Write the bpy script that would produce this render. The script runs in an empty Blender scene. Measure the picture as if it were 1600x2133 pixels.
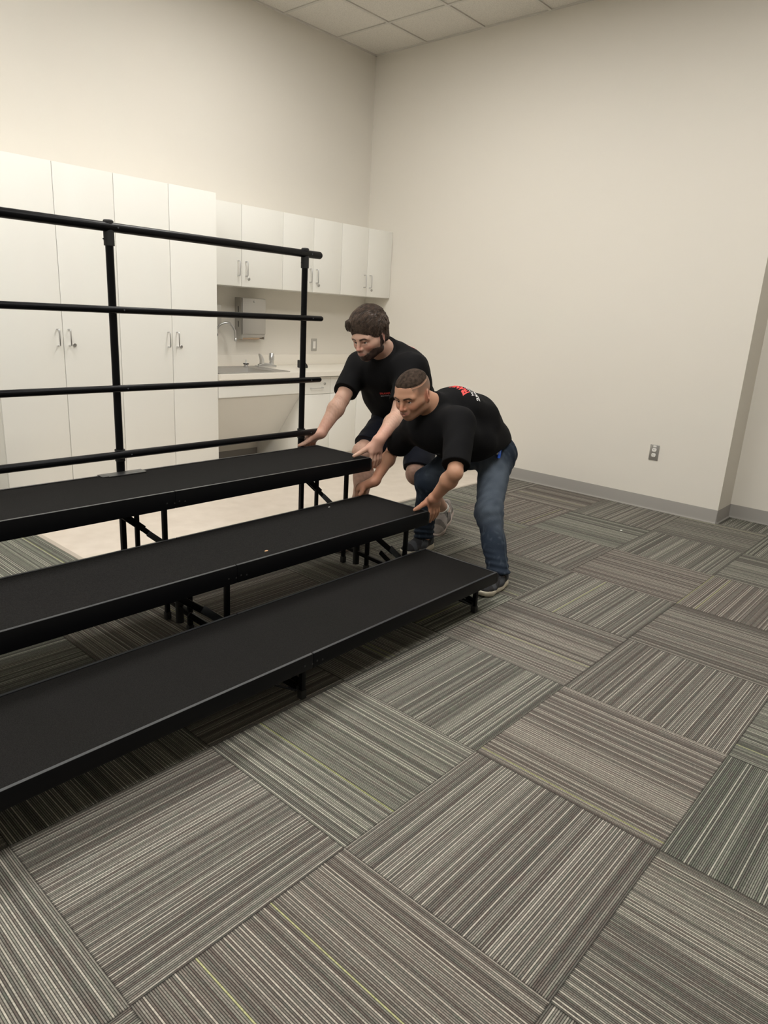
import bpy, bmesh, math, random
import numpy as np
from mathutils import Vector, Matrix
from mathutils.bvhtree import BVHTree
random.seed(7); rng = np.random.default_rng(7)
SC = bpy.context.scene
COL = SC.collection

# ------------------------------------------------------------------ camera
cam_data = bpy.data.cameras.new('camera'); cam = bpy.data.objects.new('camera', cam_data); COL.objects.link(cam)
cam_data.sensor_fit = 'HORIZONTAL'; cam_data.sensor_width = 36.0; cam_data.lens = 36.0*1439.07/1600.0
cam_data.clip_start = 0.02
_R = [[0.66728577, 0.1705001, -0.72502374], [-0.74275138, 0.22451634, -0.6308033], [0.05522765, 0.95943845, 0.27645574]]
M = Matrix(_R).to_4x4(); M.translation = Vector((-5.3573, -5.0819, 1.3684)); cam.matrix_world = M
SC.camera = cam
# ------------------------------------------------------------------ world and exposure
w = bpy.data.worlds.new('world'); SC.world = w; w.use_nodes = True
w.node_tree.nodes['Background'].inputs[0].default_value = (1, .97, .92, 1)
w.node_tree.nodes['Background'].inputs[1].default_value = 0.0
SC.view_settings.view_transform = 'Standard'; SC.view_settings.look = 'None'
SC.view_settings.gamma = 1.0; SC.view_settings.use_curve_mapping = False
SC.view_settings.exposure = 0.0
LAMP = 25.0                      # brightness of the ceiling troffers
LAMP_COLOR = (1.0, 0.972, 0.93)
TROFFERS = [(x_, y_) for x_ in (-2.0345, -4.4745, -6.9145) for y_ in (-1.83, -4.27)]

# ------------------------------------------------------------------ materials
def newmat(name):
    m = bpy.data.materials.new(name); m.use_nodes = True
    nt = m.node_tree; b = nt.nodes['Principled BSDF']
    return m, nt, b
def N(nt, typ, **kw):
    n = nt.nodes.new(typ)
    for k, v in kw.items():
        if k.startswith('i_'): n.inputs[int(k[2:])].default_value = v
        else: setattr(n, k, v)
    return n
def math_n(nt, op, a, b=None, c=None):
    n = nt.nodes.new('ShaderNodeMath'); n.operation = op
    for i, v in enumerate((a, b, c)):
        if v is None: continue
        if isinstance(v, (int, float)): n.inputs[i].default_value = v
        else: nt.links.new(v, n.inputs[i])
    return n.outputs[0]
def mat(name, col, rough=.6, metal=0.0, bump=0.0, scale=200., spec=.5, var=0.0, varscale=8.):
    """plain surface with a little procedural colour variation and bump"""
    m, nt, b = newmat(name)
    b.inputs['Roughness'].default_value = rough; b.inputs['Metallic'].default_value = metal
    b.inputs['Specular IOR Level'].default_value = spec
    b.inputs['Base Color'].default_value = (*col, 1)
    tc = N(nt, 'ShaderNodeTexCoord')
    if var:
        no = N(nt, 'ShaderNodeTexNoise'); no.inputs['Scale'].default_value = varscale; no.inputs['Detail'].default_value = 4
        nt.links.new(tc.outputs['Object'], no.inputs['Vector'])
        mr = N(nt, 'ShaderNodeMapRange'); mr.inputs[3].default_value = 1-var; mr.inputs[4].default_value = 1+var
        nt.links.new(no.outputs['Fac'], mr.inputs[0])
        mx = N(nt, 'ShaderNodeVectorMath', operation='SCALE'); mx.inputs[0].default_value = col
        nt.links.new(mr.outputs[0], mx.inputs['Scale']); nt.links.new(mx.outputs[0], b.inputs['Base Color'])
    if bump:
        no = N(nt, 'ShaderNodeTexNoise'); no.inputs['Scale'].default_value = scale; no.inputs['Detail'].default_value = 3
        nt.links.new(tc.outputs['Object'], no.inputs['Vector'])
        bp = N(nt, 'ShaderNodeBump'); bp.inputs['Strength'].default_value = bump; bp.inputs['Distance'].default_value = .002
        nt.links.new(no.outputs['Fac'], bp.inputs['Height']); nt.links.new(bp.outputs[0], b.inputs['Normal'])
    return m

M_WALL = mat('wall_paint', (.735, .70, .63), .75, bump=.15, scale=350, var=.012, varscale=1.2)
M_LAM = mat('white_laminate', (.80, .79, .735), .42, bump=.03, scale=300)
M_LAMIN = mat('cabinet_gap_dark', (.30, .29, .27), .8)
M_TOP = mat('countertop_laminate', (.78, .74, .66), .4, bump=.03)
M_BASEB = mat('vinyl_baseboard', (.29, .275, .255), .5, bump=.05, scale=120)
M_CHROME = mat('brushed_chrome', (.62, .62, .62), .28, 1.0)
M_STEEL = mat('stainless_steel', (.50, .49, .47), .38, .9, bump=.04, scale=90)
M_BLACKM = mat('black_powder_coat', (.0030, .0032, .0040), .36, bump=.10, scale=420, spec=.13)
M_RIM = mat('deck_edging_painted_glint', (.105, .110, .118), .30, .7, spec=.9)  # grey base colour stands in for the wall's glancing reflection on black edging
M_RUB = mat('black_rubber', (.008, .008, .008), .7)
M_WHITEP = mat('white_plastic', (.80, .78, .74), .4)
M_BLACKP = mat('black_plastic', (.012, .012, .012), .4)
M_PAPER = mat('white_paper', (.85, .84, .80), .9)
M_LEAF = mat('dry_leaf', (.55, .34, .18), .9)
M_LINK = mat('bare_steel_link', (.12, .13, .15), .35, .8)

# carpet tiles --------------------------------------------------------------
GX, GY, TS = -4.2496, -4.0477, .6096
def carpet():
    m, nt, b = newmat('carpet_tile'); L = nt.links.new
    b.inputs['Roughness'].default_value = .95; b.inputs['Specular IOR Level'].default_value = .12
    tc = N(nt, 'ShaderNodeTexCoord'); sp = N(nt, 'ShaderNodeSeparateXYZ'); L(tc.outputs['Object'], sp.inputs[0])
    x = math_n(nt, 'DIVIDE', math_n(nt, 'SUBTRACT', sp.outputs[0], GX), TS)
    y = math_n(nt, 'DIVIDE', math_n(nt, 'SUBTRACT', sp.outputs[1], GY), TS)
    ix = math_n(nt, 'FLOOR', x); iy = math_n(nt, 'FLOOR', y)
    fx = math_n(nt, 'SUBTRACT', x, ix); fy = math_n(nt, 'SUBTRACT', y, iy)
    par = math_n(nt, 'FLOORED_MODULO', math_n(nt, 'ADD', ix, iy), 2.0)      # 0: ribs along y
    mix = lambda a, c: math_n(nt, 'ADD', math_n(nt, 'MULTIPLY', a, math_n(nt, 'SUBTRACT', 1.0, par)), math_n(nt, 'MULTIPLY', c, par))
    s = mix(fx, fy); t = mix(fy, fx)
    # random per tile
    cv = N(nt, 'ShaderNodeCombineXYZ'); L(ix, cv.inputs[0]); L(iy, cv.inputs[1])
    wn = N(nt, 'ShaderNodeTexWhiteNoise', noise_dimensions='3D'); L(cv.outputs[0], wn.inputs['Vector'])
    tr = wn.outputs['Value']
    NR = 118.0
    sr = math_n(nt, 'MULTIPLY', s, NR); ir = math_n(nt, 'FLOOR', sr); fr = math_n(nt, 'SUBTRACT', sr, ir)
    c2 = N(nt, 'ShaderNodeCombineXYZ'); L(ir, c2.inputs[0]); L(math_n(nt, 'MULTIPLY', tr, 917.0), c2.inputs[1])
    wr = N(nt, 'ShaderNodeTexWhiteNoise', noise_dimensions='3D'); L(c2.outputs[0], wr.inputs['Vector'])
    rr = wr.outputs['Value']
    # slow band across the tile: how many light yarns, and hue
    c3 = N(nt, 'ShaderNodeCombineXYZ'); L(math_n(nt, 'MULTIPLY', s, 4.0), c3.inputs[0]); L(math_n(nt, 'MULTIPLY', tr, 57.0), c3.inputs[1])
    nb = N(nt, 'ShaderNodeTexNoise'); nb.inputs['Scale'].default_value = 1.0; nb.inputs['Detail'].default_value = 1.0; L(c3.outputs[0], nb.inputs['Vector'])
    band = nb.outputs['Fac']
    # yarn knots along each rib
    c4 = N(nt, 'ShaderNodeCombineXYZ'); L(math_n(nt, 'MULTIPLY', t, 150.0), c4.inputs[0]); L(math_n(nt, 'MULTIPLY', math_n(nt, 'ADD', ir, math_n(nt, 'MULTIPLY', tr, 311.0)), 1.7), c4.inputs[1])
    nk = N(nt, 'ShaderNodeTexNoise'); nk.inputs['Scale'].default_value = 1.0; nk.inputs['Detail'].default_value = 2.0; L(c4.outputs[0], nk.inputs['Vector'])
    kn = nk.outputs['Fac']
    c5 = N(nt, 'ShaderNodeCombineXYZ'); L(math_n(nt, 'MULTIPLY', t, 14.0), c5.inputs[0]); L(math_n(nt, 'MULTIPLY', math_n(nt, 'ADD', ir, math_n(nt, 'MULTIPLY', tr, 71.0)), 3.3), c5.inputs[1])
    nk2 = N(nt, 'ShaderNodeTexNoise'); nk2.inputs['Scale'].default_value = 1.0; nk2.inputs['Detail'].default_value = 2.0; L(c5.outputs[0], nk2.inputs['Vector'])
    patch = nk2.outputs['Fac']
    # light yarn probability
    thr = math_n(nt, 'SUBTRACT', 1.05, math_n(nt, 'MULTIPLY', band, .62))
    light = N(nt, 'ShaderNodeMapRange', interpolation_type='SMOOTHSTEP'); L(math_n(nt, 'SUBTRACT', rr, thr), light.inputs[0]); light.inputs[1].default_value = -.22; light.inputs[2].default_value = .16
    alt = math_n(nt, 'ADD', .30, math_n(nt, 'MULTIPLY', math_n(nt, 'FLOORED_MODULO', ir, 2.0), .85))
    lightv = math_n(nt, 'MULTIPLY', math_n(nt, 'MULTIPLY', alt, math_n(nt, 'POWER', rr, math_n(nt, 'SUBTRACT', 3.2, math_n(nt, 'MULTIPLY', band, 3.2)))), math_n(nt, 'ADD', .62, math_n(nt, 'MULTIPLY', patch, .7)))
    # dark yarn hue: mixes of brown, green grey, slate by patches
    rampd = N(nt, 'ShaderNodeValToRGB'); rampd.color_ramp.elements[0].position = .32; rampd.color_ramp.elements[0].color = (.118, .098, .086, 1)
    rampd.color_ramp.elements[1].position = .68; rampd.color_ramp.elements[1].color = (.090, .102, .078, 1)
    e = rampd.color_ramp.elements.new(.5); e.color = (.100, .098, .086, 1)
    hue = math_n(nt, 'ADD', math_n(nt, 'MULTIPLY', patch, .72), math_n(nt, 'ADD', math_n(nt, 'ADD', .045, math_n(nt, 'MULTIPLY', tr, .19)), math_n(nt, 'MULTIPLY', math_n(nt, 'SUBTRACT', rr, .5), .12)))
    L(hue, rampd.inputs[0])
    rampl = N(nt, 'ShaderNodeValToRGB'); rampl.color_ramp.elements[0].color = (.37, .335, .29, 1); rampl.color_ramp.elements[1].color = (.36, .355, .30, 1)
    L(tr, rampl.inputs[0])
    dk = N(nt, 'ShaderNodeVectorMath', operation='SCALE'); L(rampd.outputs[0], dk.inputs[0]); L(math_n(nt, 'ADD', .72, math_n(nt, 'ADD', math_n(nt, 'MULTIPLY', rr, .35), math_n(nt, 'MULTIPLY', patch, .35))), dk.inputs['Scale'])
    mx = N(nt, 'ShaderNodeMix', data_type='RGBA'); L(lightv, mx.inputs['Factor']); L(dk.outputs[0], mx.inputs['A']); L(rampl.outputs[0], mx.inputs['B'])
    # a rare yellow green yarn
    yl = math_n(nt, 'GREATER_THAN', rr, .9955)
    mxy = N(nt, 'ShaderNodeMix', data_type='RGBA'); L(math_n(nt, 'MULTIPLY', yl, .5), mxy.inputs['Factor']); L(mx.outputs['Result'], mxy.inputs['A']); mxy.inputs['B'].default_value = (.33, .36, .09, 1)
    # rib profile
    tri = math_n(nt, 'ABSOLUTE', math_n(nt, 'SUBTRACT', fr, .5))                     # 0 centre .5 edge
    prof = N(nt, 'ShaderNodeMapRange', interpolation_type='SMOOTHSTEP'); L(tri, prof.inputs[0]); prof.inputs[1].default_value = .46; prof.inputs[2].default_value = .20; prof.inputs[3].default_value = 0.0; prof.inputs[4].default_value = 1.0
    # seam
    def edge(f): return math_n(nt, 'MINIMUM', f, math_n(nt, 'SUBTRACT', 1.0, f))
    ed = math_n(nt, 'MINIMUM', edge(fx), edge(fy))
    seam = N(nt, 'ShaderNodeMapRange', interpolation_type='SMOOTHSTEP'); L(ed, seam.inputs[0]); seam.inputs[1].default_value = 0.0; seam.inputs[2].default_value = .008; seam.inputs[3].default_value = .45; seam.inputs[4].default_value = 1.0
    knot = math_n(nt, 'ADD', .45, math_n(nt, 'MULTIPLY', kn, 1.1))
    shade = math_n(nt, 'MULTIPLY', math_n(nt, 'ADD', .24, math_n(nt, 'MULTIPLY', prof.outputs[0], .96)), math_n(nt, 'MULTIPLY', knot, seam.outputs[0]))
    fin = N(nt, 'ShaderNodeVectorMath', operation='SCALE'); L(mxy.outputs['Result'], fin.inputs[0]); L(math_n(nt, 'MULTIPLY', shade, CARPET_GAIN), fin.inputs['Scale'])
    L(fin.outputs[0], b.inputs['Base Color'])
    hgt = math_n(nt, 'MULTIPLY', math_n(nt, 'ADD', prof.outputs[0], math_n(nt, 'MULTIPLY', kn, .5)), seam.outputs[0])
    bp = N(nt, 'ShaderNodeBump'); bp.inputs['Strength'].default_value = .35; bp.inputs['Distance'].default_value = .002; L(hgt, bp.inputs['Height']); L(bp.outputs[0], b.inputs['Normal'])
    return m
CARPET_GAIN = .98
M_CARPET = carpet()

def vinyl():
    m, nt, b = newmat('sheet_vinyl'); L = nt.links.new
    b.inputs['Roughness'].default_value = .38
    tc = N(nt, 'ShaderNodeTexCoord'); no = N(nt, 'ShaderNodeTexNoise'); no.inputs['Scale'].default_value = 9; no.inputs['Detail'].default_value = 6
    L(tc.outputs['Object'], no.inputs['Vector'])
    r = N(nt, 'ShaderNodeValToRGB'); r.color_ramp.elements[0].position = .35; r.color_ramp.elements[0].color = (.60, .53, .45, 1); r.color_ramp.elements[1].position = .7; r.color_ramp.elements[1].color = (.66, .59, .51, 1)
    L(no.outputs['Fac'], r.inputs[0]); L(r.outputs[0], b.inputs['Base Color']); return m
M_VINYL = vinyl()
def deck_mat():
    m, nt, b = newmat('charcoal_deck_carpet'); L = nt.links.new
    b.inputs['Roughness'].default_value = 1.0; b.inputs['Specular IOR Level'].default_value = .1
    tc = N(nt, 'ShaderNodeTexCoord'); no = N(nt, 'ShaderNodeTexNoise'); no.inputs['Scale'].default_value = 420; no.inputs['Detail'].default_value = 3
    L(tc.outputs['Object'], no.inputs['Vector'])
    r = N(nt, 'ShaderNodeValToRGB'); r.color_ramp.elements[0].position = .35; r.color_ramp.elements[0].color = (.0066, .0063, .0060, 1); r.color_ramp.elements[1].position = .75; r.color_ramp.elements[1].color = (.0215, .0205, .0195, 1)
    L(no.outputs['Fac'], r.inputs[0]); L(r.outputs[0], b.inputs['Base Color'])
    bp = N(nt, 'ShaderNodeBump'); bp.inputs['Strength'].default_value = .5; bp.inputs['Distance'].default_value = .002; L(no.outputs['Fac'], bp.inputs['Height']); L(bp.outputs[0], b.inputs['Normal'])
    return m
M_DECK = deck_mat()
def ceil_tile():
    m, nt, b = newmat('acoustic_ceiling_tile'); L = nt.links.new
    b.inputs['Roughness'].default_value = .95
    tc = N(nt, 'ShaderNodeTexCoord'); no = N(nt, 'ShaderNodeTexNoise'); no.inputs['Scale'].default_value = 130; no.inputs['Detail'].default_value = 3
    L(tc.outputs['Object'], no.inputs['Vector'])
    r = N(nt, 'ShaderNodeValToRGB'); r.color_ramp.elements[0].position = .3; r.color_ramp.elements[0].color = (.60, .575, .52, 1); r.color_ramp.elements[1].position = .55; r.color_ramp.elements[1].color = (.74, .71, .65, 1)
    L(no.outputs['Fac'], r.inputs[0]); L(r.outputs[0], b.inputs['Base Color'])
    bp = N(nt, 'ShaderNodeBump'); bp.inputs['Strength'].default_value = .3; bp.inputs['Distance'].default_value = .003; L(no.outputs['Fac'], bp.inputs['Height']); L(bp.outputs[0], b.inputs['Normal'])
    return m
M_CEIL = ceil_tile()
M_TGRID = mat('ceiling_grid_paint', (.62, .60, .55), .6)
m_, nt_, b_ = newmat('troffer_diffuser'); M_LIGHT = m_
b_.inputs['Base Color'].default_value = (.9, .9, .88, 1); b_.inputs['Emission Color'].default_value = (*LAMP_COLOR, 1); b_.inputs['Emission Strength'].default_value = LAMP

# ------------------------------------------------------------------ mesh helpers
def bm_new(): return bmesh.new()
def add_box(bm, x0, x1, y0, y1, z0, z1, bev=0.0, seg=2, mi=0):
    r = bmesh.ops.create_cube(bm, size=1.0); vs = r['verts']
    bmesh.ops.scale(bm, vec=(abs(x1-x0), abs(y1-y0), abs(z1-z0)), verts=vs)
    bmesh.ops.translate(bm, vec=((x0+x1)/2, (y0+y1)/2, (z0+z1)/2), verts=vs)
    fs = {f for v in vs for f in v.link_faces}
    for f in fs: f.material_index = mi
    if bev > 0:
        es = list({e for v in vs for e in v.link_edges})
        rr = bmesh.ops.bevel(bm, geom=es, offset=bev, segments=seg, profile=.6, affect='EDGES', clamp_overlap=True)
        for f in rr['faces']: f.material_index = mi
def add_obox(bm, a, b, wid, thk, up=(0, 0, 1), bev=0.0):
    """bar of section wid x thk from point a to b"""
    a = Vector(a); b = Vector(b); d = (b-a); Ln = d.length; d.normalize()
    u = Vector(up); s = d.cross(u)
    if s.length < 1e-4: s = d.cross(Vector((1, 0, 0)))
    s.normalize(); u = s.cross(d)
    r = bmesh.ops.create_cube(bm, size=1.0); vs = r['verts']
    bmesh.ops.scale(bm, vec=(Ln, wid, thk), verts=vs)
    if bev > 0:
        es = list({e for v in vs for e in v.link_edges})
        rr = bmesh.ops.bevel(bm, geom=es, offset=bev, segments=2, profile=.6, affect='EDGES'); vs = list({v for f in rr['faces'] for v in f.verts} | {v for v in vs if v.is_valid})
    mt = Matrix((d, s, u)).transposed().to_4x4(); mt.translation = (a+b)/2
    bmesh.ops.transform(bm, matrix=mt, verts=vs)
def add_tube(bm, pts, r, n=16, cap=True, rs=None):
    pts = [Vector(p) for p in pts]; rings = []; prev = None
    for i, p in enumerate(pts):
        if i == 0: t = pts[1]-pts[0]
        elif i == len(pts)-1: t = pts[-1]-pts[-2]
        else: t = (pts[i+1]-p).normalized()+(p-pts[i-1]).normalized()
        t.normalize()
        if prev is None:
            u = t.orthogonal().normalized()
        else:
            u = prev-t*prev.dot(t); u.normalize()
        prev = u; v = t.cross(u); rad = rs[i] if rs else r
        rings.append([bm.verts.new(p+(u*math.cos(2*math.pi*k/n)+v*math.sin(2*math.pi*k/n))*rad) for k in range(n)])
    for a, b in zip(rings, rings[1:]):
        for k in range(n): bm.faces.new((a[k], a[(k+1) % n], b[(k+1) % n], b[k]))
    if cap: bm.faces.new(rings[0][::-1]); bm.faces.new(rings[-1])
def add_lathe(bm, prof, c, axis='z', n=24):
    """prof: (radius, height) list revolved about axis through c"""
    rings = []
    for r, h in prof:
        ring = []
        for k in range(n):
            a = 2*math.pi*k/n; q = (r*math.cos(a), r*math.sin(a), h)
            if axis == 'x': q = (h, q[0], q[1])
            if axis == 'y': q = (q[0], -h, q[1])
            ring.append(bm.verts.new((c[0]+q[0], c[1]+q[1], c[2]+q[2])))
        rings.append(ring)
    for a, b in zip(rings, rings[1:]):
        for k in range(n): bm.faces.new((a[k], a[(k+1) % n], b[(k+1) % n], b[k]))
    bm.faces.new(rings[0][::-1]); bm.faces.new(rings[-1])
def add_poly_prism(bm, pts, vec):
    """closed polygon pts (3d) extruded by vec"""
    v0 = [bm.verts.new(p) for p in pts]; v1 = [bm.verts.new(Vector(p)+Vector(vec)) for p in pts]
    bm.faces.new(v0); bm.faces.new(v1[::-1]); n = len(pts)
    for k in range(n): bm.faces.new((v0[k], v1[k], v1[(k+1) % n], v0[(k+1) % n]))
def obj(name, bm, mats, parent=None, smooth=True):
    me = bpy.data.meshes.new(name); bmesh.ops.recalc_face_normals(bm, faces=bm.faces[:]); bm.to_mesh(me); bm.free()
    if not isinstance(mats, (list, tuple)): mats = [mats]
    for m in mats: me.materials.append(m)
    o = bpy.data.objects.new(name, me); COL.objects.link(o)
    if smooth:
        me.shade_smooth(); me.set_sharp_from_angle(angle=math.radians(35))
    if parent:
        o.parent = parent; o.matrix_parent_inverse = Matrix.Identity(4)
        lp = Vector((0, 0, 0)); q = parent
        while q: lp += q.location; q = q.parent
        me.transform(Matrix.Translation(-lp))
    return o
def tag(o, label=None, cat=None, group=None, kind=None):
    if label: o['label'] = label
    if cat: o['category'] = cat
    if group: o['group'] = group
    if kind: o['kind'] = kind
    return o
def thing(name, loc, label, cat, group=None):
    o = bpy.data.objects.new(name, None); o.empty_display_size = .1; COL.objects.link(o); o.location = loc
    return tag(o, label, cat, group)
def box_obj(name, dims, m, parent=None, bev=0.0):
    bm = bm_new(); add_box(bm, *dims, bev=bev); return obj(name, bm, m, parent, smooth=bev > 0)
def struct(name, dims, m, bev=0.0): return tag(box_obj(name, dims, m, None, bev), kind='structure')

# ------------------------------------------------------------------ room shell
CH = 3.665; X0, Y0 = -9.0, -8.0
struct('floor', (X0-.2, .6, Y0-.2, .2, -.12, 0), M_CARPET)
vf = struct('trim_1', (-3.772, 0.0, -1.842, 0.0, -.01, .0025), M_VINYL); 
vt = struct('trim_2', (-3.800, -3.772, -1.842, 0.0, -.01, .0045), mat('vinyl_edge_strip', (.42, .37, .31), .5), .002)
struct('trim_3', (-3.800, 0.0, -1.868, -1.842, -.01, .0045), bpy.data.materials['vinyl_edge_strip'], .002)
struct('wall_left', (X0, .2, 0, .2, 0, CH+.1), M_WALL)
struct('wall_right', (0, .5, -3.690, 0.0, 0, CH+.1), M_WALL)
struct('wall_right_recess', (.31, .5, Y0, -3.690, 0, CH+.1), M_WALL)
struct('wall_back', (X0, .5, Y0-.2, Y0, 0, CH+.1), M_WALL)
struct('wall_far_left', (X0-.2, X0, Y0, .2, 0, CH+.1), M_WALL)
# ceiling with lay-in tiles
bm = bm_new(); add_box(bm, X0, .5, Y0, .2, CH+.006, CH+.1)
ceil = tag(obj('ceiling', bm, M_CEIL, smooth=False), kind='structure')
bm = bm_new()
gx = -.515
while gx > X0: add_box(bm, gx-.012, gx+.012, Y0, 0, CH-.002, CH+.008); gx -= TS
gy = -.61
while gy > Y0: add_box(bm, X0, .31, gy-.012, gy+.012, CH-.003, CH+.008); gy -= TS
add_box(bm, -.02, 0, -3.69, 0, CH-.004, CH+.008); add_box(bm, X0, 0, -.02, 0, CH-.004, CH+.008); 
tag(obj('trim_4', bm, M_TGRID, smooth=False), kind='structure')
# cove baseboards
def base(name, a, b, nrm):
    """profile with a small toe along a-b; nrm points into the room"""
    a = Vector(a); b = Vector(b); n = Vector(nrm)
    prof = [(0, 0), (.016, 0), (.015, .004), (.008, .009), (.0045, .02), (.0035, .098), (.002, .1015), (0, .1015)]
    bm = bm_new(); add_poly_prism(bm, [a+n*p+Vector((0, 0, q)) for p, q in prof], b-a)
    return tag(obj(name, bm, M_BASEB), kind='structure')
base('baseboard_right', (0, -3.690, 0), (0, -.62, 0), (-1, 0, 0))
base('baseboard_corner', (0, -3.690, 0), (.31, -3.690, 0), (0, -1, 0))
base('baseboard_recess', (.31, Y0, 0), (.31, -3.690, 0), (-1, 0, 0))
base('baseboard_left', (X0, 0, 0), (-3.78, 0, 0), (0, -1, 0))
base('baseboard_knee_space', (-2.22, 0, 0), (-1.372, 0, 0), (0, -1, 0))

# ceiling troffers
first = None
for i, (x, y) in enumerate(TROFFERS):
    t = thing('ceiling_light', (x, y, CH), 'recessed ceiling troffer with white lens, out of the picture overhead', 'ceiling light', 'recessed troffers in the tile ceiling')
    bm = bm_new()
    for a in ((x-.30, x+.30, y-.605, y-.58), (x-.30, x+.30, y+.58, y+.605), (x-.30, x-.275, y-.58, y+.58), (x+.275, x+.30, y-.58, y+.58)): add_box(bm, *a, CH-.012, CH+.004)
    obj('frame', bm, M_TGRID, t, False)
    box_obj('diffuser', (x-.275, x+.275, y-.58, y+.58, CH-.009, CH+.002), M_LIGHT, t)

# ------------------------------------------------------------------ cabinets
def pull(bm, x, y, z0, z1, horiz=False, L_=.0):
    """wire pull with two bent ends standing 28 mm off the face (front toward -y)"""
    r = .0045; o = .032; k = .008
    if not horiz:
        P = [(x, y, z0), (x, y-o+k, z0), (x, y-o+k*.3, z0+k*.3), (x, y-o, z0+k), (x, y-o, z1-k), (x, y-o+k*.3, z1-k*.3), (x, y-o+k, z1), (x, y, z1)]
    else:
        P = [(x, y, z0), (x, y-o+k, z0), (x+k*.3, y-o+k*.3, z0), (x+k, y-o, z0), (x+L_-k, y-o, z0), (x+L_-k*.3, y-o+k*.3, z0), (x+L_, y-o+k, z0), (x+L_, y, z0)]
    add_tube(bm, P, r, 10)
def lock(bm, x, y, z, r=.0125):
    add_lathe(bm, [(r, 0), (r, .004), (r*.85, .006), (r*.5, .006), (r*.45, .0035), (.001, .0035)], (x, y, z), 'y', 20)
    add_box(bm, x-.0012, x+.0012, y-.0062, y-.003, z-.005, z+.005)
def cabinet(name, x0, x1, y0, z0, z1, seams, hz, locks, label, cat, group, lz, toe=0.0, drawers=None, hoff=.035):
    """front plane y0; carcase behind; seams = door edges list"""
    t = thing(name, ((x0+x1)/2, (y0+0)/2, z0), label, cat, group)
    bm = bm_new(); add_box(bm, x0+.001, x1-.001, y0+.02, -.001, z0+toe, z1-.002)
    if toe: add_box(bm, x0+.001, x1-.001, y0+.08, -.001, z0+.0026, z0+toe)
    obj('carcase', bm, M_LAM, t, False)
    for i in range(len(seams)-1):
        a, b = seams[i], seams[i+1]
        zt = z1 if not drawers else drawers-.003
        if i == 0: dz = None
        d = box_obj('door', (a+.0016, b-.0016, y0, y0+.018, z0+toe+.002, zt), M_LAM, t, .0018)
        lx = b-hoff if i % 2 == 0 and len(seams) == 3 else a+hoff
        if hz:
            bm = bm_new(); pull(bm, lx, y0, hz[0], hz[1]); obj('handle', bm, M_CHROME, d)
        if locks[i]:
            bm = bm_new(); lock(bm, lx+.033, y0, lz); obj('lock', bm, M_STEEL, d)
    if drawers:
        for i in range(len(seams)-1):
            a, b = seams[i], seams[i+1]
            d = box_obj('drawer', (a+.0016, b-.0016, y0, y0+.018, drawers, z1-.004), M_LAM, t, .0018)
            bm = bm_new(); pull(bm, (a+b)/2-.064, y0, (drawers+z1)/2-.02, 0, True, .128); obj('handle', bm, M_CHROME, d)
            bm = bm_new(); lock(bm, b-.07, y0, (drawers+z1)/2+.012); obj('lock', bm, M_STEEL, d)
    return t
YT = -.61
cabinet('tall_cabinet', -3.772, -2.992, YT, 0, 2.118, (-3.772, -3.372, -2.992), (1.060, 1.160), (0, 1), 'full-height white two-door storage cabinet at the left end, behind the first rail post', 'cabinet', 'tall storage cabinets', 1.064, toe=.10)
cabinet('tall_cabinet', -2.992, -2.222, YT, 0, 2.118, (-2.992, -2.602, -2.222), (1.054, 1.156), (0, 1), 'full-height white two-door storage cabinet next to the sink recess', 'cabinet', 'tall storage cabinets', 1.056, toe=.10)
YW = -.333
uw = [(-2.219, -1.372, -1.793, 'white wall cabinet with two doors above the sink and towel dispenser'),
      (-1.372, -.686, -1.028, 'middle white wall cabinet, behind the right rail post'),
      (-.686, -.003, -.340, 'white wall cabinet nearest the right wall, above the bearded man')]
for a, b, m_, lb in uw:
    cabinet('wall_cabinet', a, b, YW, 1.508, 2.118, (a, m_, b), (1.590, 1.700), (0, 1), lb, 'cabinet', 'wall cabinets over the counter', 1.570, hoff=.038)
bl = ['white base cabinet with drawer beside the knee space', 'white base cabinet behind the bearded man\'s near arm, second from the knee space', 'white base cabinet third from the knee space, mostly hidden by the men', 'white base cabinet against the right wall, hidden behind the men']
xb = [-1.372, -1.03, -.69, -.345, -.003]
for i in range(4):
    cabinet('base_cabinet', xb[i], xb[i+1], -.60, 0, .805, (xb[i], xb[i+1]), None, (0,), bl[i], 'cabinet', 'base cabinets under the counter', 0, toe=.10, drawers=.655)
# countertop
cx0, cx1 = -2.2215, -.0015
t = thing('countertop', ((cx0+cx1)/2, -.32, .81), 'long cream laminate countertop running from the tall cabinet to the right wall', 'countertop')
sx0, sx1, sy0, sy1 = -2.17, -1.60, -.56, -.16
bm = bm_new()
add_box(bm, cx0, sx0, -.64, -.0015, .81, .85); add_box(bm, sx1, cx1, -.64, -.0015, .81, .85)
add_box(bm, sx0, sx1, -.64, sy0, .81, .85); add_box(bm, sx0, sx1, sy1, -.0015, .81, .85)
obj('worktop', bm, M_TOP, t, False)
box_obj('backsplash', (cx0, cx1, -.02, -.001, .8505, .948), M_TOP, t, .003)
box_obj('backsplash', (-.0205, -.001, -.62, -.021, .8505, .948), M_TOP, t, .003)
# sink apron and slanted knee panel
t = thing('sink_apron', (-1.79, -.6, .66), 'white apron board with slanted pipe cover under the sink', 'panel')
box_obj('apron_board', (-2.2205, -1.3735, -.612, -.594, .672, .8095), M_LAM, t, .0015)
bm = bm_new(); add_poly_prism(bm, [(-2.2205, -.585, .69), (-2.2205, -.593, .69), (-2.2205, -.593, .66), (-2.2205, -.26, .225), (-2.2205, -.245, .225), (-2.2205, -.585, .66)], (.847, 0, 0))
obj('slanted_panel', bm, M_LAM, t, False)
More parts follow.
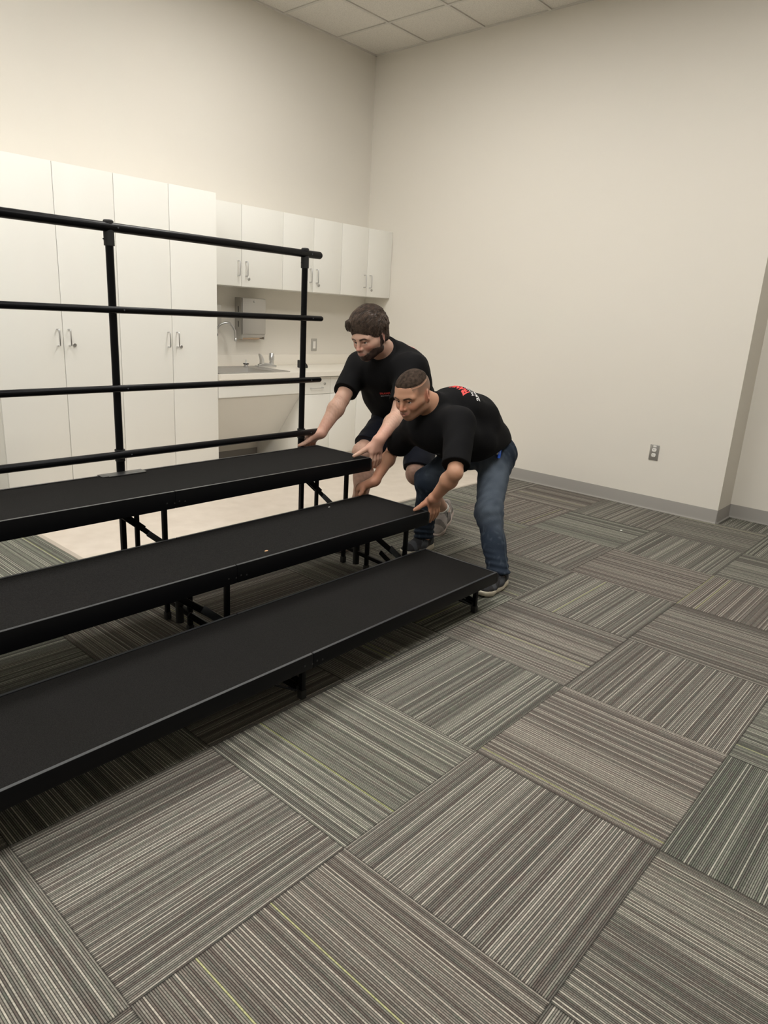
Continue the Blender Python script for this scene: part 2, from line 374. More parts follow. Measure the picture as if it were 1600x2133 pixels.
# sink
t = thing('drop_in_sink', (-1.83, -.38, .85), 'stainless steel drop-in sink set in the counter beside the tall cabinet', 'sink')
bm = bm_new()
rx0, rx1, ry0, ry1 = -2.19, -1.49, -.585, -.085; zt = .8535
bx0, bx1, by0, by1 = -2.15, -1.62, -.545, -.185
add_box(bm, rx0, bx0, ry0, ry1, .8505, zt+.0015); add_box(bm, bx1, rx1, ry0, ry1, .8505, zt+.0015); add_box(bm, bx0, bx1, ry0, by0, .8505, zt+.0015); add_box(bm, bx0, bx1, by1, ry1, .8505, zt+.0015)
for a in ((rx0, rx1, ry0-.004, ry0+.004), (rx0, rx1, ry1-.004, ry1+.004), (rx0-.004, rx0+.004, ry0, ry1), (rx1-.004, rx1+.004, ry0, ry1)): add_box(bm, *a, .8505, .858, bev=.002)
obj('rim', bm, M_STEEL, t, True)
bm = bm_new(); zb = .735; i_ = .03
top = [(bx0, by0), (bx1, by0), (bx1, by1), (bx0, by1)]; bot = [(bx0+i_, by0+i_), (bx1-i_, by0+i_), (bx1-i_, by1-i_), (bx0+i_, by1-i_)]
vt_ = [bm.verts.new((*p, zt)) for p in top]; vb_ = [bm.verts.new((*p, zb)) for p in bot]
vo_ = [bm.verts.new((p[0]+(.001 if k in (1, 2) else -.001), p[1]+(.001 if k > 1 else -.001), zt)) for k, p in enumerate(top)]; vob = [bm.verts.new((*p, zb-.002)) for p in bot]
for k in range(4):
    bm.faces.new((vt_[k], vt_[(k+1) % 4], vb_[(k+1) % 4], vb_[k])); bm.faces.new((vo_[k], vo_[(k+1) % 4], vob[(k+1) % 4], vob[k]))
bm.faces.new(vb_); bm.faces.new(vob[::-1])
add_lathe(bm, [(.045, zb), (.045, zb+.002), (.03, zb+.001), (.001, zb-.001)], (-1.885, -.36, 0), 'z', 24)
obj('basin', bm, M_STEEL, t, True)
bm = bm_new()   # remote drain knob
add_lathe(bm, [(.024, .8555), (.024, .861), (.014, .872), (.010, .885), (.006, .895), (.004, .915), (.001, .917)], (-1.60, -.135, 0), 'z', 20)
kb = obj('drain_knob', bm, M_CHROME, t)
bm = bm_new(); 
for k in range(6):
    a = k*math.pi/3; add_obox(bm, (-1.60, -.135, .880), (-1.60+.026*math.cos(a), -.135+.026*math.sin(a), .880), .010, .010, bev=.003)
obj('knob_grip', bm, M_BLACKP, kb)
# drinking bubbler on the sink deck
t = thing('drinking_bubbler', (-1.40, -.16, .8575), 'chrome drinking fountain bubbler with curved mouth guard and push valve beside the sink', 'bubbler')
bm = bm_new(); add_box(bm, -1.50, -1.30, -.185, -.125, .8505, .868, bev=.006)
add_tube(bm, [(-1.48, -.155, .868), (-1.44, -.155, .880), (-1.40, -.155, .876), (-1.36, -.155, .872), (-1.34, -.155, .872)], .011, 12)
obj('base', bm, M_CHROME, t)
bm = bm_new()   # mouth guard: curved horn
pr = [(-1.435, .875), (-1.425, .900), (-1.435, .930), (-1.455, .958), (-1.475, .968), (-1.468, .950), (-1.455, .925), (-1.452, .900), (-1.46, .878)]
add_poly_prism(bm, [(p[0], -.170, p[1]) for p in pr], (0, .032, 0)); bmesh.ops.bevel(bm, geom=bm.edges[:], offset=.003, segments=2, affect='EDGES')
obj('mouth_guard', bm, M_CHROME, t)
bm = bm_new(); add_lathe(bm, [(.020, .868), (.022, .885), (.019, .888), (.019, .905), (.023, .910), (.024, .945), (.021, .950), (.021, .965), (.018, .970), (.001, .971)], (-1.335, -.155, 0), 'z', 24)
obj('push_valve', bm, M_CHROME, t)
# wall gooseneck faucet
t = thing('wall_faucet', (-1.84, 0, 1.14), 'chrome gooseneck faucet on a wall plate at the edge of the tall cabinet', 'faucet')
bm = bm_new(); add_box(bm, -1.895, -1.800, -.012, -.001, 1.075, 1.175, bev=.005); obj('wall_plate', bm, M_STEEL, t)
bm = bm_new(); add_lathe(bm, [(.022, .0), (.022, .02), (.016, .03), (.001, .031)], (-1.835, -.012, 1.115), 'y', 20); obj('sensor_eye', bm, M_BLACKP, t)
bm = bm_new(); pts = [(-1.86, -.012, 1.15), (-1.86, -.05, 1.165)]
for k in range(11):
    a = math.pi*(1-k/10*.86); pts.append((-1.79+.072*math.cos(a)+.0, -.10-.05*k/10, 1.172+.045*math.sin(a)-(.04*max(0, k-7)/3)))
add_tube(bm, pts+[(-1.722, -.152, 1.085)], .0085, 12); add_lathe(bm, [(.012, 1.07), (.012, 1.09), (.009, 1.095)], (-1.722, -.153, 0), 'z', 14); obj('spout', bm, M_CHROME, t)
# towel dispensers
def dispenser(x0, x1, z0, z1, label, slot=True):
    t = thing('paper_towel_dispenser', ((x0+x1)/2, -.001, z0), label, 'towel dispenser')
    D = .105
    bm = bm_new(); add_box(bm, x0, x1, -D+.012, -.001, z0+.02, z1, bev=.004)
    add_box(bm, x0+.004, x0+.012, -D+.01, -.001, z0, z0+.03); add_box(bm, x1-.012, x1-.004, -D+.01, -.001, z0, z0+.03)
    obj('housing', bm, M_STEEL, t)
    bm = bm_new(); add_box(bm, x0+.004, x1-.002, -D, -D+.011, z0+.045, z1-.004, bev=.004)
    add_poly_prism(bm, [(x0+.006, -D+.002, z0+.045), (x0+.006, -D+.02, z0+.045), (x0+.006, -.05, z0+.012), (x0+.006, -.062, z0+.010)], (x1-x0-.012, 0, 0))
    dr = obj('front_door', bm, M_STEEL, t)
    bm = bm_new(); lock(bm, (x0+x1)/2+.0, -D, z1-.028, .009); obj('lock', bm, M_CHROME, dr)
    for zz in (z0+.10, z0+.22):
        box_obj('sight_slot', (x0-.0008, x0+.001, -.055, -.045, zz, zz+.05), M_BLACKP, t)
    bm = bm_new(); add_poly_prism(bm, [(x0+.03, -.06, z0+.012), (x0+.03, -.02, z0+.02), (x0+.03, -.02, z0-.006), (x0+.03, -.055, z0+.000)], (x1-x0-.06, 0, 0)); obj('paper_towel', bm, mat('brown_towel', (.62, .45, .32), .9), t)
dispenser(-1.617, -1.362, 1.085, 1.428, 'grey steel paper towel dispenser on the wall right of the gooseneck faucet')
t = thing('soap_dispenser', (-1.84, -.001, 1.20), 'narrow grey steel dispenser half hidden by the tall cabinet above the faucet', 'dispenser')
box_obj('housing', (-1.95, -1.795, -.06, -.001, 1.195, 1.36), M_STEEL, t, .004)
box_obj('cover', (-1.945, -1.80, -.066, -.0605, 1.20, 1.355), M_STEEL, t, .002)
# black wedge on counter
bm = bm_new(); add_poly_prism(bm, [(-1.118, -.32, .8505), (-1.045, -.32, .8505), (-1.048, -.32, .872), (-1.075, -.32, .900), (-1.10, -.32, .916), (-1.118, -.32, .920)], (0, .07, 0)); bmesh.ops.bevel(bm, geom=bm.edges[:], offset=.004, segments=2, affect='EDGES')
tag(obj('tape_dispenser', bm, M_BLACKP), 'small black wedge-shaped holder standing on the counter behind the right rail post', 'dispenser')
# switch plate
t = thing('wall_switch', (-.69, -.001, 1.035), 'steel wall plate with a white switch above the counter, left of the bearded man', 'switch')
box_obj('wall_plate', (-.727, -.657, -.007, -.001, .977, 1.094), M_STEEL, t, .003)
box_obj('rocker', (-.709, -.675, -.010, -.0072, 1.002, 1.069), M_WHITEP, t, .002)
# outlet on right wall
oy, oz = -3.157, .447
t = thing('wall_outlet', (-.001, oy, oz), 'duplex wall outlet in a steel plate on the right wall', 'outlet')
box_obj('wall_plate', (-.0065, -.001, oy-.036, oy+.036, oz-.06, oz+.06), M_STEEL, t, .003)
for zz in (oz+.0205, oz-.0205):
    bm = bm_new(); r0 = []
    add_lathe(bm, [(.0172, .0064), (.0172, .0095), (.0160, .0105), (.001, .0105)], (0, 0, 0), 'z', 24)
    for v in bm.verts: v.co = Vector((-v.co.z, oy+v.co.x, zz+max(-.0135, min(.0135, v.co.y))))
    so = obj('socket', bm, M_WHITEP, t)
    bm = bm_new(); add_box(bm, -.0112, -.0100, oy+.004, oy+.0058, zz-.001, zz+.0075); add_box(bm, -.0112, -.0100, oy-.0058, oy-.004, zz-.001, zz+.0065); add_box(bm, -.0112, -.0100, oy-.002, oy+.002, zz-.009, zz-.005)
    obj('slots', bm, M_BLACKP, so, False)
box_obj('label_tab', (-.0072, -.0066, oy-.012, oy+.012, oz+.042, oz+.055), M_WHITEP, t)

# ------------------------------------------------------------------ choral riser
RS = thing('choral_riser', (-3.84, -2.8, 0), 'long black three-step standing riser with charcoal carpeted decks and a four-bar back railing', 'riser')
def rp(u, v):            # riser plan coords: u along length from right end (negative left), v depth; rotated 1 degree
    a = math.radians(.8); x = u*math.cos(a)-v*math.sin(a)*-1*0-0; y = v+u*math.sin(a)
    return x, y
STEP = [(.203, -3.462, -3.012, 'lowest'), (.406, -3.022, -2.592, 'middle'), (.610, -2.602, -2.175, 'top')]
XR, XH, XL = -2.640, -3.846, -5.052
FH = .080
def slope(x): return (x-XR)*.0125
def quad_box(bm, x0, x1, y0, y1, z0, z1, bev=0):
    """box along x that follows the riser's slight skew to the room"""
    r = bmesh.ops.create_cube(bm, size=1.0); vs = r['verts']
    bmesh.ops.scale(bm, vec=(x1-x0, y1-y0, z1-z0), verts=vs); bmesh.ops.translate(bm, vec=((x0+x1)/2, (y0+y1)/2, (z0+z1)/2), verts=vs)
    if bev:
        es = list({e for v in vs for e in v.link_edges}); rr = bmesh.ops.bevel(bm, geom=es, offset=bev, segments=2, profile=.6, affect='EDGES')
        vs = list({v for f in rr['faces'] for v in f.verts} | {v for v in vs if v.is_valid})
    for v in vs: v.co.y += slope(v.co.x)
for z, y0, y1, nm in STEP:
    FH = .054 if nm == 'lowest' else .071
    for h, (xa, xb_) in enumerate(((XH+.0006, XR), (XL, XH-.0006))):
        dz = 0
        bm = bm_new(); quad_box(bm, xa+(0 if h == 0 else .012)-(.0006 if h == 0 else 0), xb_-(.012 if h == 0 else -.0006), y0+.0135, y1-.0135, z-.02, z-.0002)
        d = obj('deck', bm, M_DECK, RS, False)
        bm = bm_new()
        for a in ((xa, xb_, y0, y0+.013), (xa, xb_, y1-.013, y1)): quad_box(bm, a[0], a[1], a[2], a[3], z-FH, z+.001, .0025)
        if h == 0: quad_box(bm, xb_-.012, xb_, y0+.012, y1-.012, z-FH, z+.001, .0025)
        else: quad_box(bm, xa, xa+.012, y0+.012, y1-.012, z-FH, z+.001, .0025)
        # inner lip under the deck
        quad_box(bm, xa+.02, xb_-.02, y0+.012, y0+.035, z-FH, z-FH+.004); quad_box(bm, xa+.02, xb_-.02, y1-.035, y1-.012, z-FH, z-FH+.004)
        obj('deck_frame', bm, M_BLACKM, RS)
        # thin worn edge strips on the outer edges, wall reflection painted in as light grey
        bm = bm_new()
        quad_box(bm, xa+.002, xb_-.002, y0+.001, y0+.0115, z+.001, z+.0019); quad_box(bm, xa+.002, xb_-.002, y1-.0115, y1-.001, z+.001, z+.0019)
        quad_box(bm, (xb_-.0105 if h == 0 else xa+.001), (xb_-.001 if h == 0 else xa+.0105), y0+.013, y1-.013, z+.001, z+.0019)
        obj('edge_trim', bm, M_RIM, RS, False)
    for k, dx in enumerate((.045, .018, -.005, -.04)):
        bm = bm_new(); add_lathe(bm, [(.0034, 0), (.003, .002), (.0005, .0025)], (XH+dx, y0+slope(XH+dx), z-FH*.68+(.005 if k % 2 else 0)), 'y', 10)
        obj('hinge_rivet', bm, M_BLACKP, RS)
    # corner bumper caps at the right end
    for yy in (y0+.012, y1-.012):
        bm = bm_new(); add_box(bm, XR-.002, XR+.010, yy-.013, yy+.013, z-FH+.006, z-.006, bev=.004); obj('corner_bumper', bm, M_RUB, RS)
def leg(x, y, z, w=.0195, h0=.0):
    bm = bm_new(); y += slope(x); add_box(bm, x-w/2, x+w/2, y-w/2, y+w/2, h0+.02, z, bev=.003)
    l = obj('leg', bm, M_BLACKM, RS)
    bm = bm_new(); add_box(bm, x-w/2-.003, x+w/2+.003, y-w/2-.003, y+w/2+.003, h0, h0+.035, bev=.004); obj('rubber_foot', bm, M_RUB, l)
def strut(name, a, b, w=.022, th=.006, m=M_BLACKM, parent=None, up=(1, 0, 0)):
    bm = bm_new(); a = Vector(a); b = Vector(b); a.y += slope(a.x); b.y += slope(b.x); add_obox(bm, a, b, w, th, up, .0015); return obj(name, bm, m, parent or RS)
for X in (-2.72, XH+.006, XL+.08):
    zz = .203-.054+.002
    leg(X, -3.40, zz); leg(X, -3.075, zz)
    zz = .406-FH+.002
    leg(X, -2.945, zz); leg(X, -2.68, zz)
    zz = .610-FH+.002
    leg(X, -2.50, zz); leg(X, -2.265, zz, .018)
    leg(X, -2.135, zz, .023)
    # folding linkage between the tiers
    for s_ in (-.012, .012):
        strut('brace', (X-.150, -2.25+s_, .515), (X+.035, -2.25+s_, .355), .030, .006, up=(0, 1, 0))
    strut('brace', (X+.015, -2.25, .372), (X+.125, -2.25, .270), .024, .008, up=(0, 1, 0))
    strut('brace_link', (X+.055, -2.262, .330), (X+.15, -2.262, .248), .028, .004, M_LINK, up=(0, 1, 0))
    strut('brace', (X-.235, -2.925, .322), (X-.075, -2.925, .195), .026, .010, up=(0, 1, 0))
    strut('brace_link', (X-.105, -2.932, .225), (X+.010, -2.932, .122), .030, .005, M_LINK, up=(0, 1, 0))
    strut('brace', (X-.150, -2.905, .205), (X+.0, -2.905, .070), .022, .008, up=(0, 1, 0))
    strut('brace', (X-.0, -3.10, .10), (X-.0, -3.39, .060), .022, .008)
    strut('spreader_bar', (X, -2.50, .10), (X, -2.68, .085), .022, .02)
    strut('spreader_bar', (X, -2.68, .085), (X, -3.07, .060), .020, .018)
    bm = bm_new(); add_tube(bm, [(X-.0, -2.60+slope(X), .165), (X, -2.60+slope(X), .02)], .018, 16); obj('wheel_bracket', bm, M_RUB, RS)
    strut('brace', (X-.03, -3.33, .12), (X-.20, -3.33, .125), .03, .008)
    strut('leg_brace', (X-.03, -3.40, .045), (X-.16, -3.40, .122), .016, .006)
    strut('leg_brace', (X-.02, -3.40, .05), (X-.02, -3.08, .05), .018, .016)
# guard rail
G = bpy.data.objects.new('guard_rail', None); COL.objects.link(G); G.parent = RS; G['label'] = 'black tubular back railing with four bars'
G.location = (0, 0, 0)
YR = -2.135
for X in (-2.732, XH+.010, XL+.08):
    y = YR+slope(X)*1.0
    bm = bm_new(); add_tube(bm, [(X, y, .50), (X, y, .66)], .0185, 20); add_tube(bm, [(X, y, .66), (X, y, 1.655)], .0165, 20)
    p = obj('rail_post', bm, M_BLACKM, G)
    bm = bm_new(); add_tube(bm, [(X, y, .655), (X, y, .705)], .0215, 20); add_tube(bm, [(X, y, .700), (X, y, .7085)], .0225, 20)
    obj('collar', bm, M_RUB, p)
    bm = bm_new(); add_tube(bm, [(X, y, 1.575), (X, y, 1.66)], .0215, 20)
    add_lathe(bm, [(.0165, 1.66), (.021, 1.662), (.021, 1.672), (.017, 1.6765), (.001, 1.677)], (X, y, 0), 'z', 20)
    add_tube(bm, [(X-.021, y, 1.60), (X-.027, y, 1.60)], .003, 8)
    obj('collar', bm, M_RUB, p)
for z, r in ((1.648, .0192), (1.318, .0145), (.985, .0150), (.690, .0175)):
    bm = bm_new(); xa, xb_ = XL-.01, -2.622
    yf = YR-.030 if z < 1.6 else YR-.006
    if z < .8: yf = YR-.034
    add_tube(bm, [(xa, yf+slope(xa), z), (xb_-.008, yf+slope(xb_), z), (xb_, yf+slope(xb_), z)], r, 24, rs=[r, r, r*.75])
    rl = obj('rail_bar', bm, M_BLACKM, G)
    for X in (-2.732, XH+.010):
        bm = bm_new(); add_lathe(bm, [(.0035, 0), (.003, .002), (.0005, .0025)], (X+.03, yf-r+.0005+slope(X), z), 'y', 10)
        obj('bolt_head', bm, M_LINK, G)
# steel plates on the top deck around the posts
for X, lo, hi in ((XH+.010, .13, .08), (XL+.08, .08, .08)):
    bm = bm_new(); quad_box(bm, X-lo, X+hi, -2.222, -2.168, .6115, .614, .0005); quad_box(bm, X-.105, X+.07, -2.235, -2.222, .6115, .6155, .0005)
    obj('post_plate', bm, mat('worn_grey_steel', (.10, .10, .10), .35, .7), RS)

# scraps -------------------------------------------------------------------
def scrap(name, c, size, m, label, cat='scrap'):
    bm = bm_new(); n = 7; pts = []
    for k in range(n):
        a = 2*math.pi*k/n; r = size*(.5+.5*random.random()); pts.append((c[0]+r*math.cos(a), c[1]+r*.6*math.sin(a), c[2]+.001+random.random()*size*.12))
    cc = bm.verts.new((c[0], c[1], c[2]+size*.28)); vs = [bm.verts.new(p) for p in pts]; lo = [bm.verts.new((p[0], p[1], c[2]+.0004)) for p in pts]
    for k in range(n):
        bm.faces.new((vs[k], vs[(k+1) % n], cc)); bm.faces.new((lo[k], lo[(k+1) % n], vs[(k+1) % n], vs[k]))
    bm.faces.new(lo[::-1])
    tag(obj(name, bm, m), label, cat)
scrap('paper_scrap', (-.769, -3.295, 0), .018, M_PAPER, 'white paper scrap on the carpet in front of the right wall')
scrap('paper_scrap', (-2.993, -2.655, .406), .008, M_PAPER, 'tiny white scrap on the middle deck of the riser near its right end')
scrap('leaf_scrap', (-3.655, -2.975, .406), .014, M_LEAF, 'tan leaf crumb on the middle deck of the riser')
scrap('paper_scrap', (.20, -3.745, 0), .007, M_PAPER, 'tiny white scrap on the carpet by the recessed wall corner')
scrap('paper_scrap', (-2.33, -3.03, 0), .006, M_PAPER, 'tiny white scrap on the carpet between the men\'s feet and the riser')

# ================================================================== people: implicit surfaces meshed once
def unit(v): v = np.asarray(v, float); return v/np.linalg.norm(v)
A3 = lambda *v: np.array(v, float)
class Rc:        # round cone, optionally squashed along w by factor s (<1 makes it wider along w)
    def __init__(s_, a, b, ra, rb, k=.02, w=None, s=1.0, cuts=(), op='u', w2=None, s2=1.0):
        s_.a = A3(*a); s_.b = A3(*b); s_.ra = ra; s_.rb = rb; s_.k = k; s_.op = op; s_.cuts = [(A3(*p), unit(n)) for p, n in cuts]
        s_.T = np.eye(3)
        if w is not None: w = unit(w); s_.T = s_.T+(s-1)*np.outer(w, w)
        if w2 is not None: w2 = unit(w2); s_.T = s_.T+(s2-1)*np.outer(w2, w2)
        sm = min(s, s2, 1.0); mx = max(s, s2, 1.0); s_.g = mx
        s_.c = (s_.a+s_.b)/2; s_.R = np.linalg.norm(s_.a-s_.b)/2+max(ra, rb)/sm
        s_.ba = s_.T@(s_.b-s_.a); s_.l2 = s_.ba@s_.ba
    def d(s_, P):
        p = (P-s_.a)@s_.T.T; ba = s_.ba; l2 = s_.l2; rr = s_.ra-s_.rb; a2 = l2-rr*rr; il2 = 1.0/l2
        y = p@ba; z = y-l2; q = p*l2-np.outer(y, ba); x2 = np.einsum('ij,ij->i', q, q)
        y2 = y*y*l2; z2 = z*z*l2; k = np.sign(rr)*rr*rr*x2
        d = (np.sqrt(np.maximum(x2*max(a2, 0)*il2, 0))+y*rr)*il2-s_.ra
        c1 = np.sign(z)*a2*z2 > k; c2 = np.sign(y)*a2*y2 < k
        d = np.where(c2, np.sqrt(x2+y2)*il2-s_.ra, d); d = np.where(c1, np.sqrt(x2+z2)*il2-s_.rb, d)
        d = d/s_.g
        for pp, n in s_.cuts: d = np.maximum(d, (P-pp)@n)
        return d
class El:
    def __init__(s_, c, r, k=.02, rot=None, op='u', cuts=()):
        s_.c = A3(*c); s_.r = A3(*r); s_.k = k; s_.rot = np.eye(3) if rot is None else np.asarray(rot); s_.op = op; s_.R = max(r); s_.cuts = [(A3(*p), unit(n)) for p, n in cuts]
    def d(s_, P):
        p = (P-s_.c)@s_.rot; k0 = np.sqrt(((p/s_.r)**2).sum(1))+1e-9; k1 = np.sqrt(((p/s_.r**2)**2).sum(1))+1e-9
        d = k0*(k0-1)/k1
        for pp, n in s_.cuts: d = np.maximum(d, (P-pp)@n)
        return d
def fold(prims, P, d=None):
    if d is None: d = np.full(len(P), 1e3)
    for q in prims:
        e = q.d(P); k = q.k
        if q.op == 'u':
            h = np.maximum(k-np.abs(d-e), 0)/k; d = np.minimum(d, e)-h*h*k*.25
        elif q.op == 's':
            e = -e; h = np.maximum(k-np.abs(d-e), 0)/k; d = np.maximum(d, e)+h*h*k*.25
        elif q.op == 'i':
            h = np.maximum(k-np.abs(d-e), 0)/k; d = np.maximum(d, e)+h*h*k*.25
    return d
def sdf_mesh(prims, h, disp=None, post=None, margin=.0, smooth=1):
    """sparse surface nets; returns verts, quads"""
    B = 8; blk = B*h
    us = [q for q in prims if q.op == 'u']
    lo = np.min([q.c-q.R for q in us], 0)-3*h; hi = np.max([q.c+q.R for q in us], 0)+3*h
    n = np.ceil((hi-lo)/blk).astype(int)
    I = np.stack(np.meshgrid(*[np.arange(k) for k in n], indexing='ij'), -1).reshape(-1, 3)
    cen = lo+(I+.5)*blk; rad = blk*.8661
    D = fold(prims, cen)
    keep = np.abs(D) < rad*1.5+margin+.012
    I = I[keep]; cen = cen[keep]
    PD = np.stack([q.d(cen) for q in prims], 1)
    loc = np.stack(np.meshgrid(*[np.arange(B+1)]*3, indexing='ij'), -1).reshape(-1, 3)
    S = np.array([n[0]*B+8, n[1]*B+8, n[2]*B+8], dtype=np.int64)
    gid = lambda c: ((c[:, 0]+2)*S[1]+(c[:, 1]+2))*S[2]+(c[:, 2]+2)
    V = []; ID = []; Q = []; offs = np.array([[i, j, k] for i in (0, 1) for j in (0, 1) for k in (0, 1)])
    for bi in range(len(I)):
        base_ = I[bi]*B; G = base_+loc; P = lo+G*h
        sub = [q for qi, q in enumerate(prims) if PD[bi, qi] < rad*1.6+q.k+.03+margin or q.op == 'i']
        if not sub: continue
        F = fold(sub, P)
        if disp is not None: F = F+disp(P)
        if post is not None: F = post(P, F)
        if F.min() > 0 or F.max() < 0: continue
        F = F.reshape(B+1, B+1, B+1)
        corners = np.stack([F[o[0]:B+o[0], o[1]:B+o[1], o[2]:B+o[2]] for o in offs], -1)
        sg = corners < 0; act = sg.any(-1) & ~sg.all(-1)
        ci = np.argwhere(act)
        if not len(ci): continue
        cv = corners[act]
        acc = np.zeros((len(ci), 3)); cnt = np.zeros(len(ci))
        for x in range(8):
            for a in range(3):
                if offs[x][a] == 0:
                    y = x | (4 >> a)
                    va, vb = cv[:, x], cv[:, y]; m = (va < 0) != (vb < 0)
                    t = np.where(m, va/(va-vb+1e-20), 0); p = offs[x]+np.zeros((len(ci), 3)); p[:, a] += t
                    acc += p*m[:, None]; cnt += m
        V.append(lo+(base_+ci+acc/cnt[:, None])*h); ID.append(gid(base_+ci))
        for a in range(3):
            sl = [slice(0, B)]*3; s2 = list(sl); s2[a] = slice(1, B+1)
            f0 = F[tuple(sl)]; f1 = F[tuple(s2)]; m = (f0 < 0) != (f1 < 0)
            e = np.argwhere(m)
            if not len(e): continue
            inside = f0[m] < 0; g = base_+e; b_ = (a+1) % 3; c_ = (a+2) % 3
            ub = np.zeros(3, int); ub[b_] = 1; uc = np.zeros(3, int); uc[c_] = 1
            q = np.stack([gid(g-ub-uc), gid(g-uc), gid(g), gid(g-ub)], 1)
            q[~inside] = q[~inside][:, ::-1]; Q.append(q)
    V = np.concatenate(V); ID = np.concatenate(ID); Q = np.concatenate(Q)
    o = np.argsort(ID); ID = ID[o]; V = V[o]
    ix = np.searchsorted(ID, Q); ix = np.minimum(ix, len(ID)-1); ok = (ID[ix] == Q).all(1)
    Q = ix[ok]
    for _ in range(smooth):
        acc = np.zeros_like(V); cnt = np.zeros(len(V))
        for a, b in ((0, 1), (1, 2), (2, 3), (3, 0)):
            np.add.at(acc, Q[:, a], V[Q[:, b]]); np.add.at(acc, Q[:, b], V[Q[:, a]]); np.add.at(cnt, Q[:, a], 1); np.add.at(cnt, Q[:, b], 1)
        V = V*.5+.5*acc/np.maximum(cnt, 1)[:, None]
    return V, Q
def np_mesh(name, V, Q, mats, parent=None, colors=None):
    me = bpy.data.meshes.new(name)
    off = Vector((0, 0, 0)); q = parent
    while q: off += q.location; q = q.parent
    me.from_pydata((V-np.array(off)).tolist(), [], Q.tolist()); me.update()
    me.shade_smooth()
    for m in (mats if isinstance(mats, (list, tuple)) else [mats]): me.materials.append(m)
    if colors is not None:
        at = me.color_attributes.new('tint', 'FLOAT_COLOR', 'POINT')
        at.data.foreach_set('color', np.concatenate([colors, np.ones((len(colors), 1))], 1).astype(np.float32).ravel())
    o = bpy.data.objects.new(name, me); COL.objects.link(o)
    if parent: o.parent = parent
    return o
# cheap smooth noise for cloth
_rs = np.random.RandomState(3); _W = _rs.randn(24, 3); _PH = _rs.rand(24)*6.28
def wavenoise(P, f, seed=0):
    d = np.zeros(len(P))
    for i in range(6):
        j = (i+seed*5) % 24; d += np.sin(P@(_W[j]*f)+_PH[j]+1.7*np.sin(P@(_W[(j+7) % 24]*f*.5)+_PH[(j+3) % 24]))
    return d/6
def sm(x, a, b): t = np.clip((x-a)/(b-a), 0, 1); return t*t*(3-2*t)

# --- materials driven by the vertex colour "tint"
def tint_mat(name, rough, sss=0.0, bump=.0, scale=300, spec=.4, sheen=0.0):
    m, nt, b = newmat(name); L = nt.links.new
    at = N(nt, 'ShaderNodeAttribute', attribute_name='tint'); L(at.outputs['Color'], b.inputs['Base Color'])
    b.inputs['Roughness'].default_value = rough; b.inputs['Specular IOR Level'].default_value = spec
    if sss:
        b.inputs['Subsurface Weight'].default_value = sss; b.inputs['Subsurface Radius'].default_value = (1, .35, .2); b.inputs['Subsurface Scale'].default_value = .006
    if sheen: b.inputs['Sheen Weight'].default_value = sheen
    if bump:
        tc = N(nt, 'ShaderNodeTexCoord'); no = N(nt, 'ShaderNodeTexNoise'); no.inputs['Scale'].default_value = scale; no.inputs['Detail'].default_value = 4
        L(tc.outputs['Object'], no.inputs['Vector']); bp = N(nt, 'ShaderNodeBump'); bp.inputs['Strength'].default_value = bump; bp.inputs['Distance'].default_value = .0015
        L(no.outputs['Fac'], bp.inputs['Height']); L(bp.outputs[0], b.inputs['Normal'])
    return m
M_SKIN = tint_mat('skin', .48, .12, .12, 260, .35)
M_DENIM = tint_mat('denim', .85, 0, .8, 240, .2)
M_SHIRT = mat('black_cotton', (.0060, .0060, .0066), .9, bump=.3, scale=500, spec=.12)
M_SHORTS = mat('navy_black_shorts', (.0045, .0060, .0125), .8, bump=.2, scale=300, spec=.25)
M_EYEW = mat('eye_white', (.62, .58, .55), .25)
M_IRIS = mat('eye_iris', (.03, .018, .012), .2)
M_TEETH = mat('teeth', (.75, .70, .62), .3)
M_RED = mat('red_print', (.62, .045, .04), .6)
M_WHT = mat('white_print', (.75, .75, .74), .6)
M_GREYP = mat('grey_print', (.28, .28, .30), .6)
def hair_mat(name, c0, c1):
    m, nt, b = newmat(name); L = nt.links.new
    b.inputs['Roughness'].default_value = .5; b.inputs['Specular IOR Level'].default_value = .45
    tc = N(nt, 'ShaderNodeTexCoord'); no = N(nt, 'ShaderNodeTexNoise'); no.inputs['Scale'].default_value = 60; no.inputs['Detail'].default_value = 5; L(tc.outputs['Object'], no.inputs['Vector'])
    r = N(nt, 'ShaderNodeValToRGB'); r.color_ramp.elements[0].position = .35; r.color_ramp.elements[0].color = (*c0, 1); r.color_ramp.elements[1].position = .7; r.color_ramp.elements[1].color = (*c1, 1)
    L(no.outputs['Fac'], r.inputs[0]); L(r.outputs[0], b.inputs['Base Color']); return m
M_HAIRA = hair_mat('brown_hair', (.022, .014, .010), (.075, .050, .036))
M_HAIRS = hair_mat('brown_hair_strands', (.035, .023, .017), (.125, .085, .062))
M_BEARD = hair_mat('dark_beard', (.018, .010, .008), (.055, .033, .025))
M_HAIRB = hair_mat('cropped_dark_hair', (.022, .015, .011), (.060, .042, .031)); M_HAIRB.node_tree.nodes['Principled BSDF'].inputs['Roughness'].default_value = .9; M_HAIRB.node_tree.nodes['Principled BSDF'].inputs['Specular IOR Level'].default_value = .1

